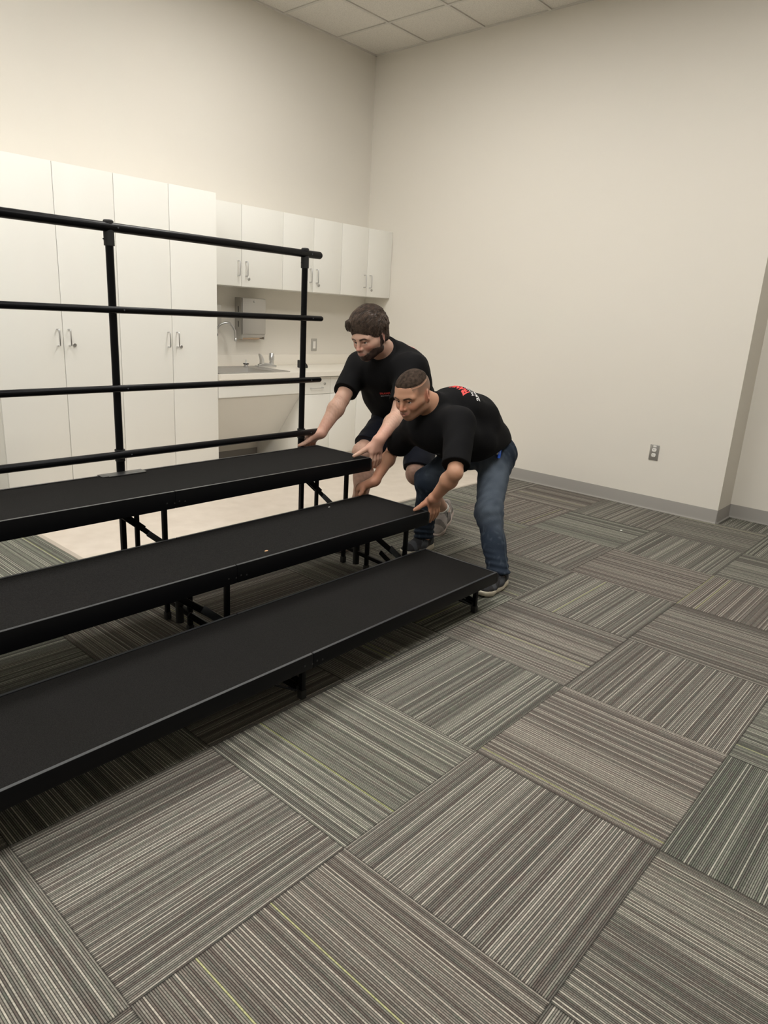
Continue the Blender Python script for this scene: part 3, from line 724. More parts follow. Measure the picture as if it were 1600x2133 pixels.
# --- head ------------------------------------------------------------------
def head_frame(f, up):
    f = unit(f); l = unit(np.cross(up, f)); u = np.cross(f, l); return np.stack([f, l, u], 1)     # columns: forward, left, up
class Head:
    def __init__(s_, c, f, up, sc=1.0, smile=0.0, wide=1.0, zc=.78):
        s_.zc = zc
        s_.c = A3(*c); s_.F = head_frame(f, up); s_.s = sc; s_.smile = smile; s_.wide = wide
    def W(s_, x, y, z):
        if z < -.02: z = -.02+(z+.02)*s_.zc
        return s_.c+s_.F@(A3(x, y*s_.wide, z)*s_.s)
    def L(s_, P): q = ((P-s_.c)@s_.F)/s_.s; q[:, 1] /= s_.wide; q[:, 2] = np.where(q[:, 2] < -.02, -.02+(q[:, 2]+.02)/s_.zc, q[:, 2]); return q
    def rc(s_, a, b, ra, rb, k=.01, op='u', w=None, s=1.0):
        return Rc(s_.W(*a), s_.W(*b), ra*s_.s, rb*s_.s, k*s_.s, None if w is None else s_.F@A3(*w), s, op=op)
    def el(s_, c, r, k=.01, op='u', rot=None):
        Rm = s_.F if rot is None else s_.F@rot
        return El(s_.W(*c), A3(r[0], r[1]*s_.wide, r[2])*s_.s, k*s_.s, Rm, op)
    def prims(h):
        sm_ = h.smile; q = []
        q += [h.el((-.014, 0, .040), (.100, .076, .084), .02), h.el((.020, 0, .030), (.074, .068, .070), .03),
              h.el((.030, 0, -.030), (.058, .056, .078), .03)]
        for s in (-1, 1):
            q += [h.rc((.064, .010*s, -.096), (.000, .052*s, -.060), .018, .020, .030),
                  h.rc((.000, .054*s, -.060), (-.010, .060*s, -.010), .018, .020, .030),
                  h.rc((.062, .042*s, -.020), (.030, .062*s, -.012), .017, .014, .028),
                  h.rc((.090, .014*s, .024), (.076, .050*s, .022), .010, .008, .020)]
            if sm_: q += [h.el((.070, .036*s, -.036), (.016, .016, .014), .018)]
        q += [h.rc((.067, 0, -.098), (.062, 0, -.102), .018, .018, .02)]
        for s in (-1, 1): q += [h.el((.097, .032*s, .001), (.017, .0185, .0125), .014, 's')]
        q += [h.rc((.090, 0, .018), (.1135, 0, -.026), .0070, .0095, .012), h.el((.1145, 0, -.031), (.0105, .0105, .0090), .006),
              h.rc((.090, 0, -.030), (.106, 0, -.038), .010, .006, .010)]
        for s in (-1, 1): q += [h.el((.100, .0135*s, -.034), (.0105, .0075, .0080), .006), h.el((.103, .0075*s, -.0425), (.005, .0035, .003), .003, 's')]
        # lids
        for s in (-1, 1):
            q += [h.rc((.0855, .020*s, .0085), (.0800, .043*s, .0080), .0046, .0042, .005), h.rc((.0900, .031*s, .0112), (.0900, .033*s, .0112), .0046, .0046, .006),
                  h.rc((.0850, .021*s, -.0085), (.0790, .042*s, -.0075), .0042, .0040, .007)]
        # mouth
        q += [h.el((.088, 0, -.066), (.018, .028, .020), .015)]
        if sm_:
            q += [h.rc((.1030, 0, -.0600), (.0860, .028, -.0535), .0050, .0028, .005), h.rc((.1030, 0, -.0600), (.0860, -.028, -.0535), .0050, .0028, .005),
                  h.rc((.1005, 0, -.0765), (.0860, .026, -.0600), .0056, .0030, .005), h.rc((.1005, 0, -.0765), (.0860, -.026, -.0600), .0056, .0030, .005),
                  h.rc((.1040, 0, -.0680), (.0900, .022, -.0585), .0044, .0018, .003, 's'), h.rc((.1040, 0, -.0680), (.0900, -.022, -.0585), .0044, .0018, .003, 's')]
        else:
            q += [h.rc((.1020, .002, -.0625), (.0900, .022, -.0660), .0048, .0026, .005), h.rc((.1020, -.002, -.0625), (.0900, -.022, -.0660), .0048, .0026, .005),
                  h.rc((.1005, 0, -.0735), (.0900, .020, -.0690), .0052, .0028, .005), h.rc((.1005, 0, -.0735), (.0900, -.020, -.0690), .0052, .0028, .005),
                  h.rc((.1080, 0, -.0680), (.0940, .024, -.0680), .0014, .0010, .002, 's'), h.rc((.1080, 0, -.0680), (.0940, -.024, -.0680), .0014, .0010, .002, 's')]
        q += [h.el((.073, 0, -.100), (.016, .018, .014), .012)]
        # ears
        for s in (-1, 1):
            rt = np.array(Matrix.Rotation(s*.45, 3, 'Z')@Matrix.Rotation(-.2, 3, 'Y'))
            q += [h.el((-.012, .0830*s, .002), (.0200, .0075, .031), .005, 'u', rt), h.el((-.008, .0905*s, .006), (.0115, .0055, .018), .003, 's', rt), h.el((-.004, .0815*s, -.022), (.010, .0065, .012), .005)]
        return q
    def paint(h, V, base, lips, stub=None, brow=(.03, .018, .012), flush=(.55, .16, .12), fade=None, hairc=(.035, .024, .018)):
        L = h.L(V); x, y, z = L[:, 0], L[:, 1], L[:, 2]; n = len(V)
        col = np.tile(A3(*base), (n, 1)); nearh = (np.abs(x) < .16) & (np.abs(y) < .12) & (z > -.15) & (z < .16)
        def mix(mask, c): col[:] = col*(1-mask[:, None])+A3(*c)*mask[:, None]
        col *= (1+.05*wavenoise(V, 30, 1))[:, None]
        def blob(c, r, soft=.5):
            d = np.sqrt(((x-c[0])/r[0])**2+((np.abs(y)-c[1])/r[1])**2+((z-c[2])/r[2])**2); return (1-sm(d, 1-soft, 1+soft))*nearh
        mix(.40*blob((.112, 0, -.028), (.018, .018, .022), .6), flush); mix(.30*blob((.075, .045, -.030), (.03, .022, .022), .8), flush)
        mix(.45*blob((-.010, .083, .000), (.03, .014, .036), .3), flush)
        if stub is not None:
            m = (1-sm(z, -.050, -.022))*sm(x, -.03, .0)*np.clip(1-blob((.100, 0, -.067), (.02, .026, .0095), .3), 0, 1)*nearh*(z > -.13)
            side = sm(np.abs(y), .050, .062)*(1-sm(x, .02, .045))*(z < .02)*(z > -.06)*(x > -.02)*nearh
            m = np.maximum(m, side*.8); m = m*np.clip(1-.9*blob((.06, .035, -.028), (.03, .018, .016), .5), 0, 1)
            m *= sm(wavenoise(V, 420, 2), -.9, .2)*.3+.7; mix(stub[3]*m, stub[:3])
        if fade is not None:
            # close-cropped sides, fading downwards
            m = fade(x, y, z)*nearh; mix(m, hairc)
        lm = np.sqrt(((x-.100)/.020)**2+((y)/(.0265 if h.smile == 0 else .030))**2+((z+.0675-(.010*(y/.028)**2 if h.smile else 0))/(.0098 if h.smile == 0 else .0135))**2)
        mix((1-sm(lm, .70, 1.15))*nearh*.75, lips)
        # brows
        ay = np.abs(y); zb = .0200+.004*sm(ay, .01, .035)-.008*sm(ay, .040, .056)
        bm_ = (1-sm(np.abs(z-zb), .0030, .0062))*sm(ay, .010, .015)*(1-sm(ay, .048, .056))*(x > .04)*nearh
        mix(bm_*.9, brow)
        # lash line
        for s in (-1, 1):
            ll = (1-sm(np.abs(z-.0040), .0008, .0022))*sm(y*s, .018, .021)*(1-sm(y*s, .042, .046))*(x > .068)*nearh; mix(.75*ll, (.02, .012, .010))
        mix(.25*blob((.080, .031, .000), (.02, .020, .012), .4), (.20, .10, .08))
        return np.clip(col, 0, 1)
    def features(h, parent, gaze=(0, 0), teeth=False):
        for s in (-1, 1):
            c = h.W(.0735, .0315*s, .0008); r = .0122*h.s
            bm = bm_new(); bmesh.ops.create_uvsphere(bm, u_segments=24, v_segments=16, radius=r); bmesh.ops.translate(bm, vec=c, verts=bm.verts[:]); e = obj('eye', bm, M_EYEW, parent)
            g = h.F@unit(A3(1, gaze[0], gaze[1])); bm = bm_new(); bmesh.ops.create_uvsphere(bm, u_segments=20, v_segments=12, radius=.0066*h.s)
            for v in bm.verts: v.co = Vector(np.array(v.co)*1.0)
            ci = c+g*(r-.0050*h.s); bmesh.ops.translate(bm, vec=ci, verts=bm.verts[:]); obj('iris', bm, M_IRIS, e)
        if teeth:
            bm = bm_new()
            pts = [h.W(.0925+.006*math.cos(a*1.3), .0195*math.sin(a), -.0655+.0035*math.sin(a)**2) for a in np.linspace(-1.3, 1.3, 13)]
            add_tube(bm, pts, .0036*h.s, 8); obj('teeth', bm, M_TEETH, parent)

# --- hands -----------------------------------------------------------------
def grip_hand(o, e, n, up, wrist, sc=1.0, thumb=1.0, spread=1.0, curl=1.0, mcp=None, thumb_pts=None, k=.006):
    """hand clamped over an edge at o: e towards the thumb side along the edge, n outward, thumb laid on top, fingers down the outer face"""
    o = A3(*o); e = unit(e); n = unit(n); up = unit(up); Wp = lambda a, b, c: o+e*a*sc+n*b*sc+up*c*sc
    q = []; W_ = A3(*wrist)
    rows = [(.031, .0, .0095, 1.0), (.0105, .004, .0100, 1.08), (-.0105, .003, .0095, 1.0), (-.0305, -.003, .0082, .82)]
    for i, (a, dz, r, ln) in enumerate(rows):
        sp = a*spread
        M_ = Wp(sp*.95, .022, .022+dz); P1 = Wp(sp*1.06, .026, .022+dz-.040*ln); P2 = Wp(sp*1.06, .019, .022+dz-.063*ln*curl); P3 = Wp(sp*1.04, .0125, .022+dz-.083*ln*curl)
        r *= sc
        q += [Rc(M_, P1, r*1.12, r*.98, k), Rc(P1, P2, r*1.0, r*.90, .004), Rc(P2, P3, r*.90, r*.74, .004)]
        q += [El(M_, (r*1.22,)*3, .006)]
        back = W_+(Wp(sp*.5, .03, .05)-Wp(0, .03, .05))
        q += [Rc(back, M_, r*1.55, r*1.22, .014)]
    # palm
    q += [Rc(W_, Wp(0, .018, .034), .023*sc, .020*sc, .016, e, .62), Rc(Wp(.020, .014, .040), Wp(-.02, .014, .034), .016*sc, .015*sc, .014)]
    # thumb
    if thumb_pts is None: T = [Wp(.022, .030, .050), Wp(.036, .008, .030), Wp(.038, -.022, .0165), Wp(.036, -.048, .0095)]
    else: T = [Wp(*t) for t in thumb_pts]
    q += [Rc(W_, T[0], .020*sc, .017*sc, .014), Rc(T[0], T[1], .0165*sc, .0125*sc, .012), Rc(T[1], T[2], .0122*sc, .0105*sc, .005), Rc(T[2], T[3], .0108*sc, .0080*sc, .004)]
    nail = []
    d = unit(T[3]-T[2]); nail.append((T[3]+d*.0015+up*.0052*sc, d, up))
    return q, nail

# --- shoes -----------------------------------------------------------------
def shoe(ankle, d, pitch, sc, parent, c_up, c_acc, c_sole, yaw_up=(0, 0, 1)):
    d = unit(d); up = A3(0, 0, 1); l = np.cross(up, d)
    ang = math.radians(pitch); d2 = d*math.cos(ang)-up*math.sin(ang); u2 = up*math.cos(ang)+d*math.sin(ang)
    o = A3(*ankle)-u2*.085*sc
    # put the lowest point on the floor
    low = min((o+d2*x*sc)[2] for x in (-.075, .17, .12)); 
    tw = (o+d2*.13*sc)[2] if pitch > 3 else low
    o = o-up*(tw-.001)
    Wp = lambda x, y, z: o+(d2*x+l*y+u2*z)*sc
    q = [Rc(Wp(-.045, 0, .052), Wp(.03, 0, .050), .034*sc, .034*sc, .02, l, .95), Rc(Wp(.03, 0, .048), Wp(.125, .0, .040), .036*sc, .025*sc, .03, l, .72), Rc(Wp(.10, 0, .036), Wp(.155, 0, .034), .024*sc, .018*sc, .02, l, .55),
         Rc(Wp(-.035, 0, .06), Wp(-.042, 0, .100), .034*sc, .030*sc, .02, l, 1.0), Rc(Wp(.0, 0, .07), Wp(-.01, 0, .095), .030*sc, .028*sc, .02), Rc(Wp(.02, 0, .075), Wp(.085, 0, .055), .020*sc, .015*sc, .02, l, .8)]
    V, Q = sdf_mesh(q, .004, post=lambda P, F: np.maximum(F, -((P-Wp(0, 0, .018))@u2)))
    x = (V-o)@d2/sc; y = (V-o)@l/sc; z = (V-o)@u2/sc; col = np.tile(A3(*c_up), (len(V), 1))
    m = ((np.sin(x*70+z*40) > .35) & (z > .03) & (x < .10)) | (x > .125) | ((z > .07) & (x < -.05)); col[m] = c_acc
    col *= (1+.15*wavenoise(V, 200, 1))[:, None]
    u_ = np_mesh('sneaker', V, Q, M_SHOE, parent, col)
    s_ = [Rc(Wp(-.046, 0, .02), Wp(.02, 0, .02), .037*sc, .033*sc, .01, l, .92), Rc(Wp(.02, 0, .02), Wp(.12, 0, .02), .036*sc, .034*sc, .03, l, .80), Rc(Wp(.12, 0, .022), Wp(.158, 0, .024), .032*sc, .026*sc, .02, l, .75)]
    def post(P, F):
        zz = (P-o)@u2/sc; xx = (P-o)@d2/sc
        top = .030+.010*sm(-xx, .0, .06)+.004*sm(xx, .1, .17); bot = .0+.012*sm(xx, .13, .19)**2+.006*np.exp(-((xx-.02)/.02)**2)
        return np.maximum(F, np.maximum((zz-top)*sc, (bot-zz)*sc))
    V, Q = sdf_mesh(s_, .004, post=post, margin=.01); np_mesh('sole', V, Q, c_sole, u_)
    bm = bm_new()
    for i in range(5):
        xx = .035+i*.014; zz = .098-i*.0085
        bm.verts.ensure_lookup_table(); add_tube(bm, [Wp(xx, -.020, zz-.012), Wp(xx+.002, 0, zz), Wp(xx, .020, zz-.012)], .0024, 8)
    add_tube(bm, [Wp(.03, .0, .100), Wp(.022, .022, .108), Wp(.03, .034, .09), Wp(.05, .040, .07)], .0022, 8); add_tube(bm, [Wp(.03, 0, .100), Wp(.02, -.022, .108), Wp(.03, -.036, .09), Wp(.045, -.042, .066)], .0022, 8)
    obj('shoe_lace', bm, M_LACE, u_)
    return Wp
M_SHOE = tint_mat('sneaker_mesh', .75, 0, .3, 400, .3)
M_SOLEW = mat('off_white_sole', (.55, .50, .40), .6, bump=.2, scale=80, var=.08, varscale=40)
M_SOLEP = mat('pinkish_sole', (.50, .42, .38), .6, bump=.2, scale=80, var=.08, varscale=40)
M_LACE = mat('dark_lace', (.02, .02, .022), .8)
M_SOCKW = mat('white_sock', (.65, .63, .60), .9, bump=.3, scale=300)
M_SOCKB = mat('black_sock', (.006, .006, .007), .9, bump=.3, scale=300)

def project_text(txts, target_V, target_Q, origin, right, upv, nrm, parent, nm='lettering', depth=.0012, reach=.25, bend=None):
    """lettering laid on cloth: each glyph outline is subdivided and dropped onto the surface"""
    bvh = BVHTree.FromPolygons([Vector(v) for v in target_V], target_Q.tolist())
    right = unit(right); upv = unit(upv); nrm = unit(nrm); origin = A3(*origin)
    for body, x, y, size, m, lab, bold in txts:
        cu = bpy.data.curves.new('t', 'FONT'); cu.body = body; cu.size = size; cu.resolution_u = 3; cu.offset = bold; cu.space_character = 1.02
        to = bpy.data.objects.new('t', cu); COL.objects.link(to)
        dg = bpy.context.evaluated_depsgraph_get(); me = bpy.data.meshes.new_from_object(to.evaluated_get(dg))
        bpy.data.objects.remove(to); bm = bm_new(); bm.from_mesh(me); bpy.data.meshes.remove(me)
        bmesh.ops.triangulate(bm, faces=bm.faces[:])
        for _ in range(3):
            es = [e for e in bm.edges if e.calc_length() > .006]
            if es: bmesh.ops.subdivide_edges(bm, edges=es, cuts=1); bmesh.ops.triangulate(bm, faces=bm.faces[:])
        bad = []
        for v in bm.verts:
            p = origin+right*(v.co.x+x)+upv*(v.co.y+y)
            hit = None
            st = Vector(p+nrm*reach*.5)
            loc, no_, idx, dist = bvh.ray_cast(st, Vector(-nrm), reach)
            if loc is None: bad.append(v); continue
            if no_.dot(Vector(nrm)) < 0: no_ = -no_
            v.co = loc+no_*depth
        bmesh.ops.delete(bm, geom=bad, context='VERTS')
        if not bm.verts: bm.free(); continue
        me = bpy.data.meshes.new(nm); bm.to_mesh(me); bm.free(); me.materials.append(m)
        o = bpy.data.objects.new(nm, me); COL.objects.link(o); o.parent = parent
        lp = Vector((0, 0, 0)); q = parent
        while q: lp += q.location; q = q.parent
        me.transform(Matrix.Translation(-lp))
        if lab: o['label'] = lab

# ================================================================== person A: bearded man in shorts
J = {k: A3(*v) for k, v in {'La':(-1.777,-2.491,.141),'Ra':(-2.460,-2.331,.087),'Lk':(-2.107,-2.501,.437),'Rk':(-2.369,-2.290,.558),'Lh':(-1.806,-2.300,.690),'Rh':(-1.963,-2.146,.702),'H':(-1.905,-2.225,.715),'N':(-2.170,-2.278,1.183),'Hd':(-2.404,-2.351,1.237),'Ls':(-2.183,-2.471,1.073),'Rs':(-2.236,-2.095,1.055),'Le':(-2.357,-2.532,.805),'Re':(-2.446,-2.168,.864),'Lw':(-2.568,-2.590,.702),'Rw':(-2.625,-2.184,.678)}.items()}
def torso(J, w, up, ex, belly, sw, k=.06, sq=.66, hr=.125):
    H, Nk = J['H'], J['N']; ch = (J['Ls']+J['Rs'])/2; f = np.cross(w, up)*-1
    mid = H*.5+ch*.5; back = -f
    q = [Rc(H, mid+back*.01, hr+ex, belly+ex, k, w, sq), Rc(mid+back*.01, ch+back*.02-up*.03, belly+ex, .118+ex, k, w, sq),
         Rc(J['Ls']-w*.03-up*.02, J['Rs']+w*.03-up*.02, .072+ex, .072+ex, k)]
    return q, f
def arm(J, s, ra=.050, rf=.046, rw=.026, k=.03):
    S, E, Wr = J[s+'s'], J[s+'e'], J[s+'w']; fd = unit(Wr-E)
    m = E+(Wr-E)*.28
    return [Rc(S, E, ra*1.15, ra*.86, k), Rc(E, m, ra*.80, rf*1.0, .02), Rc(m, Wr, rf, rw, .03)]
def person_a():
    w = unit(J['Ls']-J['Rs']); upb = unit(J['N']-J['H'])
    T = thing('person', (float((J['La'][0]+J['Ra'][0])/2), float((J['La'][1]+J['Ra'][1])/2), 0), 'bearded person in black t-shirt and dark shorts gripping the corner of the top step', 'person')
    hd = Head(J['Hd']+A3(-.005, .016, -.008), (-.94, -.09, -.33), (-.33, .03, .94), 1.04)
    head_p = hd.prims()
    neck = [Rc(hd.W(-.034, 0, -.030), J['N']+A3(.03, .01, -.055), .060, .062, .03), Rc(hd.W(.0, 0, -.05), J['N']+A3(-.01, 0, -.07), .048, .05, .03)]
    tq, f = torso(J, w, upb, -.012, .125, .2)
    arms = arm(J, 'L', .051, .046, .029)+arm(J, 'R', .051, .046, .029)
    gl, nl = grip_hand((-2.588, -2.562, .612), (-1, 0, 0), (0, -1, 0), (0, 0, 1), J['Lw'], 1.14, thumb_pts=[(.022, .006, .045), (.060, .0, .030), (.094, -.002, .017), (.122, -.004, .0095)])
    # right hand palm on the back corner of the deck, fingers over the far edge
    gr, nr = grip_hand((-2.662, -2.163, .612), (-1, 0, 0), (0, 1, 0), (0, 0, 1), J['Rw'], 1.10, thumb_pts=[(.012, .004, .040), (.042, -.006, .026), (.076, -.010, .015), (.106, -.010, .0095)])
    legs = [Rc(J['Lh'], J['Lk'], .085, .058, .03), Rc(J['Rh'], J['Rk'], .085, .058, .03)]
    for s in 'LR':
        K, Aa = J[s+'k'], J[s+'a']; d = unit(Aa-K); calf = A3(.028, 0, -.002) if s == 'R' else A3(.022, .01, -.012)
        legs += [El(K+A3(-.004, 0, -.01), (.056, .054, .060), .03), Rc(K, K+(Aa-K)*.30+calf, .052, .057, .04), Rc(K+(Aa-K)*.30+calf, K+(Aa-K)*.62+calf*.6, .056, .043, .04), Rc(K+(Aa-K)*.62+calf*.5, Aa, .042, .037, .03)]
        legs += [Rc(Aa, Aa-A3(0, 0, .030), .034, .026, .02)]
    V, Q = sdf_mesh(tq+legs+neck+arms+gl+gr+head_p, .0026)
    SK = (.52, .325, .245)
    col = hd.paint(V, SK, (.40, .17, .14), stub=(.075, .045, .035, .55), brow=(.035, .02, .014))
    # body-hair on forearms and shins, tan and redder knuckles
    z = V[:, 2]; low = z < .56; hm = np.where(low, .45, .0)*(z > .15); hm *= .55+.45*wavenoise(V, 120, 3); hm = np.clip(hm, 0, 1)[:, None]; col = col*(1-hm)+A3(.13, .075, .052)*hm
    for s in 'LR':
        t = (V-J[s+'w'])@unit(J[s+'e']-J[s+'w']); dd = np.linalg.norm(V-J[s+'w'], axis=1)
        fa = ((t > .02) & (t < .25) & (dd < .26) & (np.abs((V-J[s+'w'])@A3(0, 0, 1)) < .4)); n_ = wavenoise(V, 200, 4)
        m = (fa*.16*sm(n_, -.3, .5))[:, None]; col = col*(1-m)+A3(.16, .085, .055)*m
        hm2 = (sm(-dd, -.13, -.07)*.30)[:, None]; col = col*(1-hm2)+A3(.56, .26, .20)*hm2
    body = np_mesh('body', V, Q, M_SKIN, T, col)
    hd.features(T, (-.02, .12))
    # shirt
    def cutarm(s, fr): S, E = J[s+'s'], J[s+'e']; p = S+(E-S)*fr; return [(p, E-S)]
    ts, f = torso(J, w, upb, .006, .128, .2)
    H = J['H']; hem = (H+upb*.015, -upb)
    for q in ts: q.cuts = [(A3(*hem[0]), unit(hem[1]))]
    sl = []
    for s in 'LR':
        S, E = J[s+'s'], J[s+'e']; d = E-S; e2 = S+d*1.05
        sl += [Rc(S+w*(.0 if s == 'L' else 0), e2, .080, .073, .05, cuts=[(S+d*(.80 if s == 'R' else .74), d)])]
    col_ = [Rc(J['N']+A3(.07, .0, -.075), J['Ls']+A3(.055, .02, -.045), .082, .084, .06), Rc(H+A3(.045, 0, .13), J['N']+A3(.105, -.03, -.12), .118, .115, .06, w, .72), Rc(J['N']+A3(.055, .005, -.055), J['N']+A3(-.01, 0, -.075), .078, .075, .03)]
    # drape: loose cloth under the belly
    drape = [Rc((J['H']+J['N'])*.5+A3(-.10, .0, -.02), J['H']+A3(-.10, -.02, .07), .085, .10, .06, w, .6, cuts=[(H+upb*.03, -upb)])]
    na = J['N']+A3(.03, .01, -.055); nb_ = hd.W(-.034, 0, -.030); nd = unit(nb_-na); pc = na+(nb_-na)*.46
    opening = Rc(na, nb_, .084, .072, .035, cuts=[(pc+A3(0, 0, .004), nd+A3(.12, 0, .25))])
    def dsp(P):
        a = P@w; b = P@upb; c = P@f
        return .0055*wavenoise(P*A3(1, 1, .6), 16, 2)+.0032*wavenoise(P*A3(1, 1, .5), 34, 1)+.0022*np.sin(40*b-40*a+5*wavenoise(P, 7, 4))*sm(wavenoise(P, 8, 3), -.1, .6)
    V, Q = sdf_mesh(ts+drape+sl+col_+[opening], .004, disp=dsp)
    sh = np_mesh('t_shirt', V, Q, M_SHIRT, T)
    fr = -f if f@A3(-1, 0, 0) < 0 else f
    # small chest print on his left chest
    oc = (J['Ls']*.62+J['Rs']*.38)-upb*.115
    project_text([('FRANK', -.030, 0, .021, M_RED, 'small red and grey chest print', .0004), ('MOVING', -.030, -.016, .014, M_GREYP, None, .0001)], V, Q, oc+fr*.10, w, upb, fr, sh, 'chest_lettering', reach=.5)
    ob = (J['Ls']*.45+J['Rs']*.55)-upb*.03
    project_text([('FRANK', -.14, .0, .085, M_RED, 'red back print', .002), ('MOVING', -.13, -.055, .05, M_WHT, None, .0005)], V, Q, ob-fr*.10, -w, upb, -fr, sh, 'back_lettering', reach=.5)
    # shorts
    q = [Rc(J['Lh']+A3(0, -.0, .02), J['Rh']+A3(0, .0, .02), .118, .118, .05), Rc(H+upb*.07, H, .118, .125, .05, w, .72, cuts=[(H+upb*.09, upb)])]
    for s, fr_ in (('L', .90), ('R', .80)):
        hp, kn = J[s+'h'], J[s+'k']; d = kn-hp
        q += [Rc(hp, kn+d*.10, .108, .088, .06, cuts=[(hp+d*fr_+A3(0, 0, -.01), d+A3(0, 0, -.25))])]
    q += [Rc(J['Rh']*.45+J['Rk']*.55+A3(0, -.03, -.03), J['Rk']+A3(.02, -.02, -.02), .07, .065, .05, cuts=[(J['Rk']+A3(0, 0, .01), (0, 0, -1))])]
    V, Q = sdf_mesh(q, .004, disp=lambda P: .004*wavenoise(P, 26, 3)+.002*np.sin(P@A3(30, 50, 20)+4*wavenoise(P, 8, 1)))
    np_mesh('shorts', V, Q, M_SHORTS, T)
    # hair
    hair_a(hd, T)
    # shoes and socks
    for s, pitch, d in (('L', 24, (-.95, -.28, 0)), ('R', 2, (-.98, -.15, 0))):
        Wp = shoe(J[s+'a'], d, pitch, 1.08, T, (.16, .145, .135), (.32, .29, .27), M_SOLEP)
        aa = J[s+'a']; sd = unit(J[s+'k']-aa); bm = bm_new(); add_tube(bm, [aa-sd*.03, aa, aa+sd*.030, aa+sd*.032], .041, 24, rs=[.036, .0405, .0430, .0400]); obj('sock', bm, M_SOCKW, T)
    return T
def hair_a(h, T):
    r_ = np.random.RandomState(11)
    Cc = A3(-.018, 0, .060); Rr = A3(.116, .092, .106)
    q = [h.el(tuple(Cc), tuple(Rr), .01), h.el((.016, .0, .100), (.080, .078, .066), .02), h.el((-.050, 0, -.005), (.066, .080, .062), .02)]
    # carve face, ears and neck
    q += [h.el((.135, 0, -.035), (.085, .105, .098), .012, 's'), h.rc((.03, .10, -.045), (-.005, .10, -.012), .040, .026, .010, 's'), h.rc((.03, -.10, -.045), (-.005, -.10, -.012), .040, .026, .010, 's'),
          h.el((-.02, 0, -.10), (.12, .12, .060), .012, 's')]
    # locks swept forward and towards his right
    def surf(th, ph, k): dv = A3(math.cos(th)*math.cos(ph), math.sin(th)*math.cos(ph), math.sin(ph)); return Cc+dv*Rr*k, dv
    locks = []
    for i in range(300):
        th = r_.uniform(-math.pi, math.pi); ph = r_.uniform(-.15, 1.45)
        front = math.cos(th)
        if front > .35 and ph < .55: continue
        if abs(th) < 1.15 and ph < .40: continue
        p, dv = surf(th, ph, 1.0)
        flow = A3(.9, -.55, 0)+A3(*(r_.randn(3)*.25)) if ph > .5 else A3(.25, -.1, -1.0)+A3(*(r_.randn(3)*.22))
        flow = flow-dv*(flow@dv); flow = unit(flow); L_ = r_.uniform(.035, .07); pts = [p]
        for sgm in range(3):
            p2 = pts[-1]+flow*L_/3; dd = (p2-Cc)/Rr; nn = np.linalg.norm(dd); p2 = Cc+dd/nn*Rr*(1.0+.035*(sgm+1)/3+r_.uniform(-.01, .03)); fl = flow+A3(0, 0, -.20); dv = unit(dd*Rr); flow = unit(fl-dv*(fl@dv)); pts.append(p2)
        # keep off the face
        if pts[-1][0] > .070 and pts[-1][2] < .060: continue
        if abs(pts[-1][1]) > .06 and pts[-1][2] < .012 and pts[-1][0] > -.03: continue
        locks.append(pts); rr = r_.uniform(.0045, .0075)
        for sgm in range(3): q.append(h.rc(tuple(pts[sgm]), tuple(pts[sgm+1]), rr*(1-.22*sgm), rr*(1-.22*(sgm+1)), .003))
    # fringe over his right brow
    for i in range(40):
        y0 = r_.uniform(-.062, .050); c0 = -.30*abs(y0); p = A3(.056+c0*.3+r_.uniform(-.01, .006), y0, .126+c0*.8+r_.uniform(-.004, .006)); pts = [p, p+A3(.028, -.010, -.003), p+A3(.038+c0*.5, -.018, -.024), p+A3(.039+c0, -.026, -.048+r_.uniform(-.010, .006)+(.012 if y0 > .0 else 0))]
        rr = r_.uniform(.005, .008)
        locks.append(pts)
        for sgm in range(3): q.append(h.rc(tuple(pts[sgm]), tuple(pts[sgm+1]), rr*(1-.25*sgm), rr*(1-.27*(sgm+1)), .004))
    def dsp(P): L = h.L(P); return .0012*np.sin(L[:, 1]*900+L[:, 0]*320+3*np.sin(L[:, 2]*90))
    V, Q = sdf_mesh(q, .0026, disp=dsp)
    ho = np_mesh('hair', V, Q, M_HAIRA, T)
    bvh = BVHTree.FromPolygons([Vector(v) for v in V], Q.tolist())
    bm = bm_new()        # loose strands laid on the surface of the locks
    for i in range(3600):
        loc = Vector(V[r_.randint(len(V))]); out = []; n = 6; st = r_.uniform(.006, .013)*h.s; lift = r_.uniform(.0002, .0020); jit = A3(*(r_.randn(3)*.18))
        for j in range(n):
            loc, no_, _, dist = bvh.find_nearest(loc)
            if loc is None: break
            l = h.L(np.array([loc]))[0]; t = float(sm(l[2], .045, .085)); fr_ = float(sm(l[0], .0, .05))
            flow = (A3(.80, -.45, -.15)*t+A3(.28, -.05, -1.0)*(1-t))*(1-.5*fr_)+A3(.45, -.55, -.75)*.5*fr_+jit
            if j == 0 and l[2] < .0 and l[0] > -.02: out = []; break
            wf = Vector(h.F@flow); wf = wf-no_*wf.dot(no_); wf.normalize()
            out.append(loc+no_*(lift+.0016*(j/n)**2)); loc = loc+wf*st
        if len(out) == n: add_tube(bm, out, .001, 4, rs=[.00115*(1-.6*j/(n-1)) for j in range(n)])
    obj('hair_strands', bm, M_HAIRS, ho)
    # beard: thin shell over jaw, cheeks' edge, chin and moustache
    hp = h.prims()
    def post(P, F):
        L = h.L(P); x, y, z = L[:, 0], np.abs(L[:, 1]), L[:, 2]
        reg = z+.066-.024*sm(y, .030, .062)        # upper limit of beard
        side = np.minimum(reg, np.maximum(np.maximum(z-.020, .056-y), np.maximum(x-.015-.2*(-z), -.004-x)))
        mo = np.sqrt(((x-.100)/.03)**2+(y/.028)**2+((z+.068)/.0125)**2); md = (1-mo)*.012
        ms = -(np.sqrt(((x-.100)/.02)**2+(y/.026)**2+((z+.0505)/.0058)**2)-1)*.005
        must = -ms
        r = np.maximum(side*.8, md); r = np.minimum(r, must)
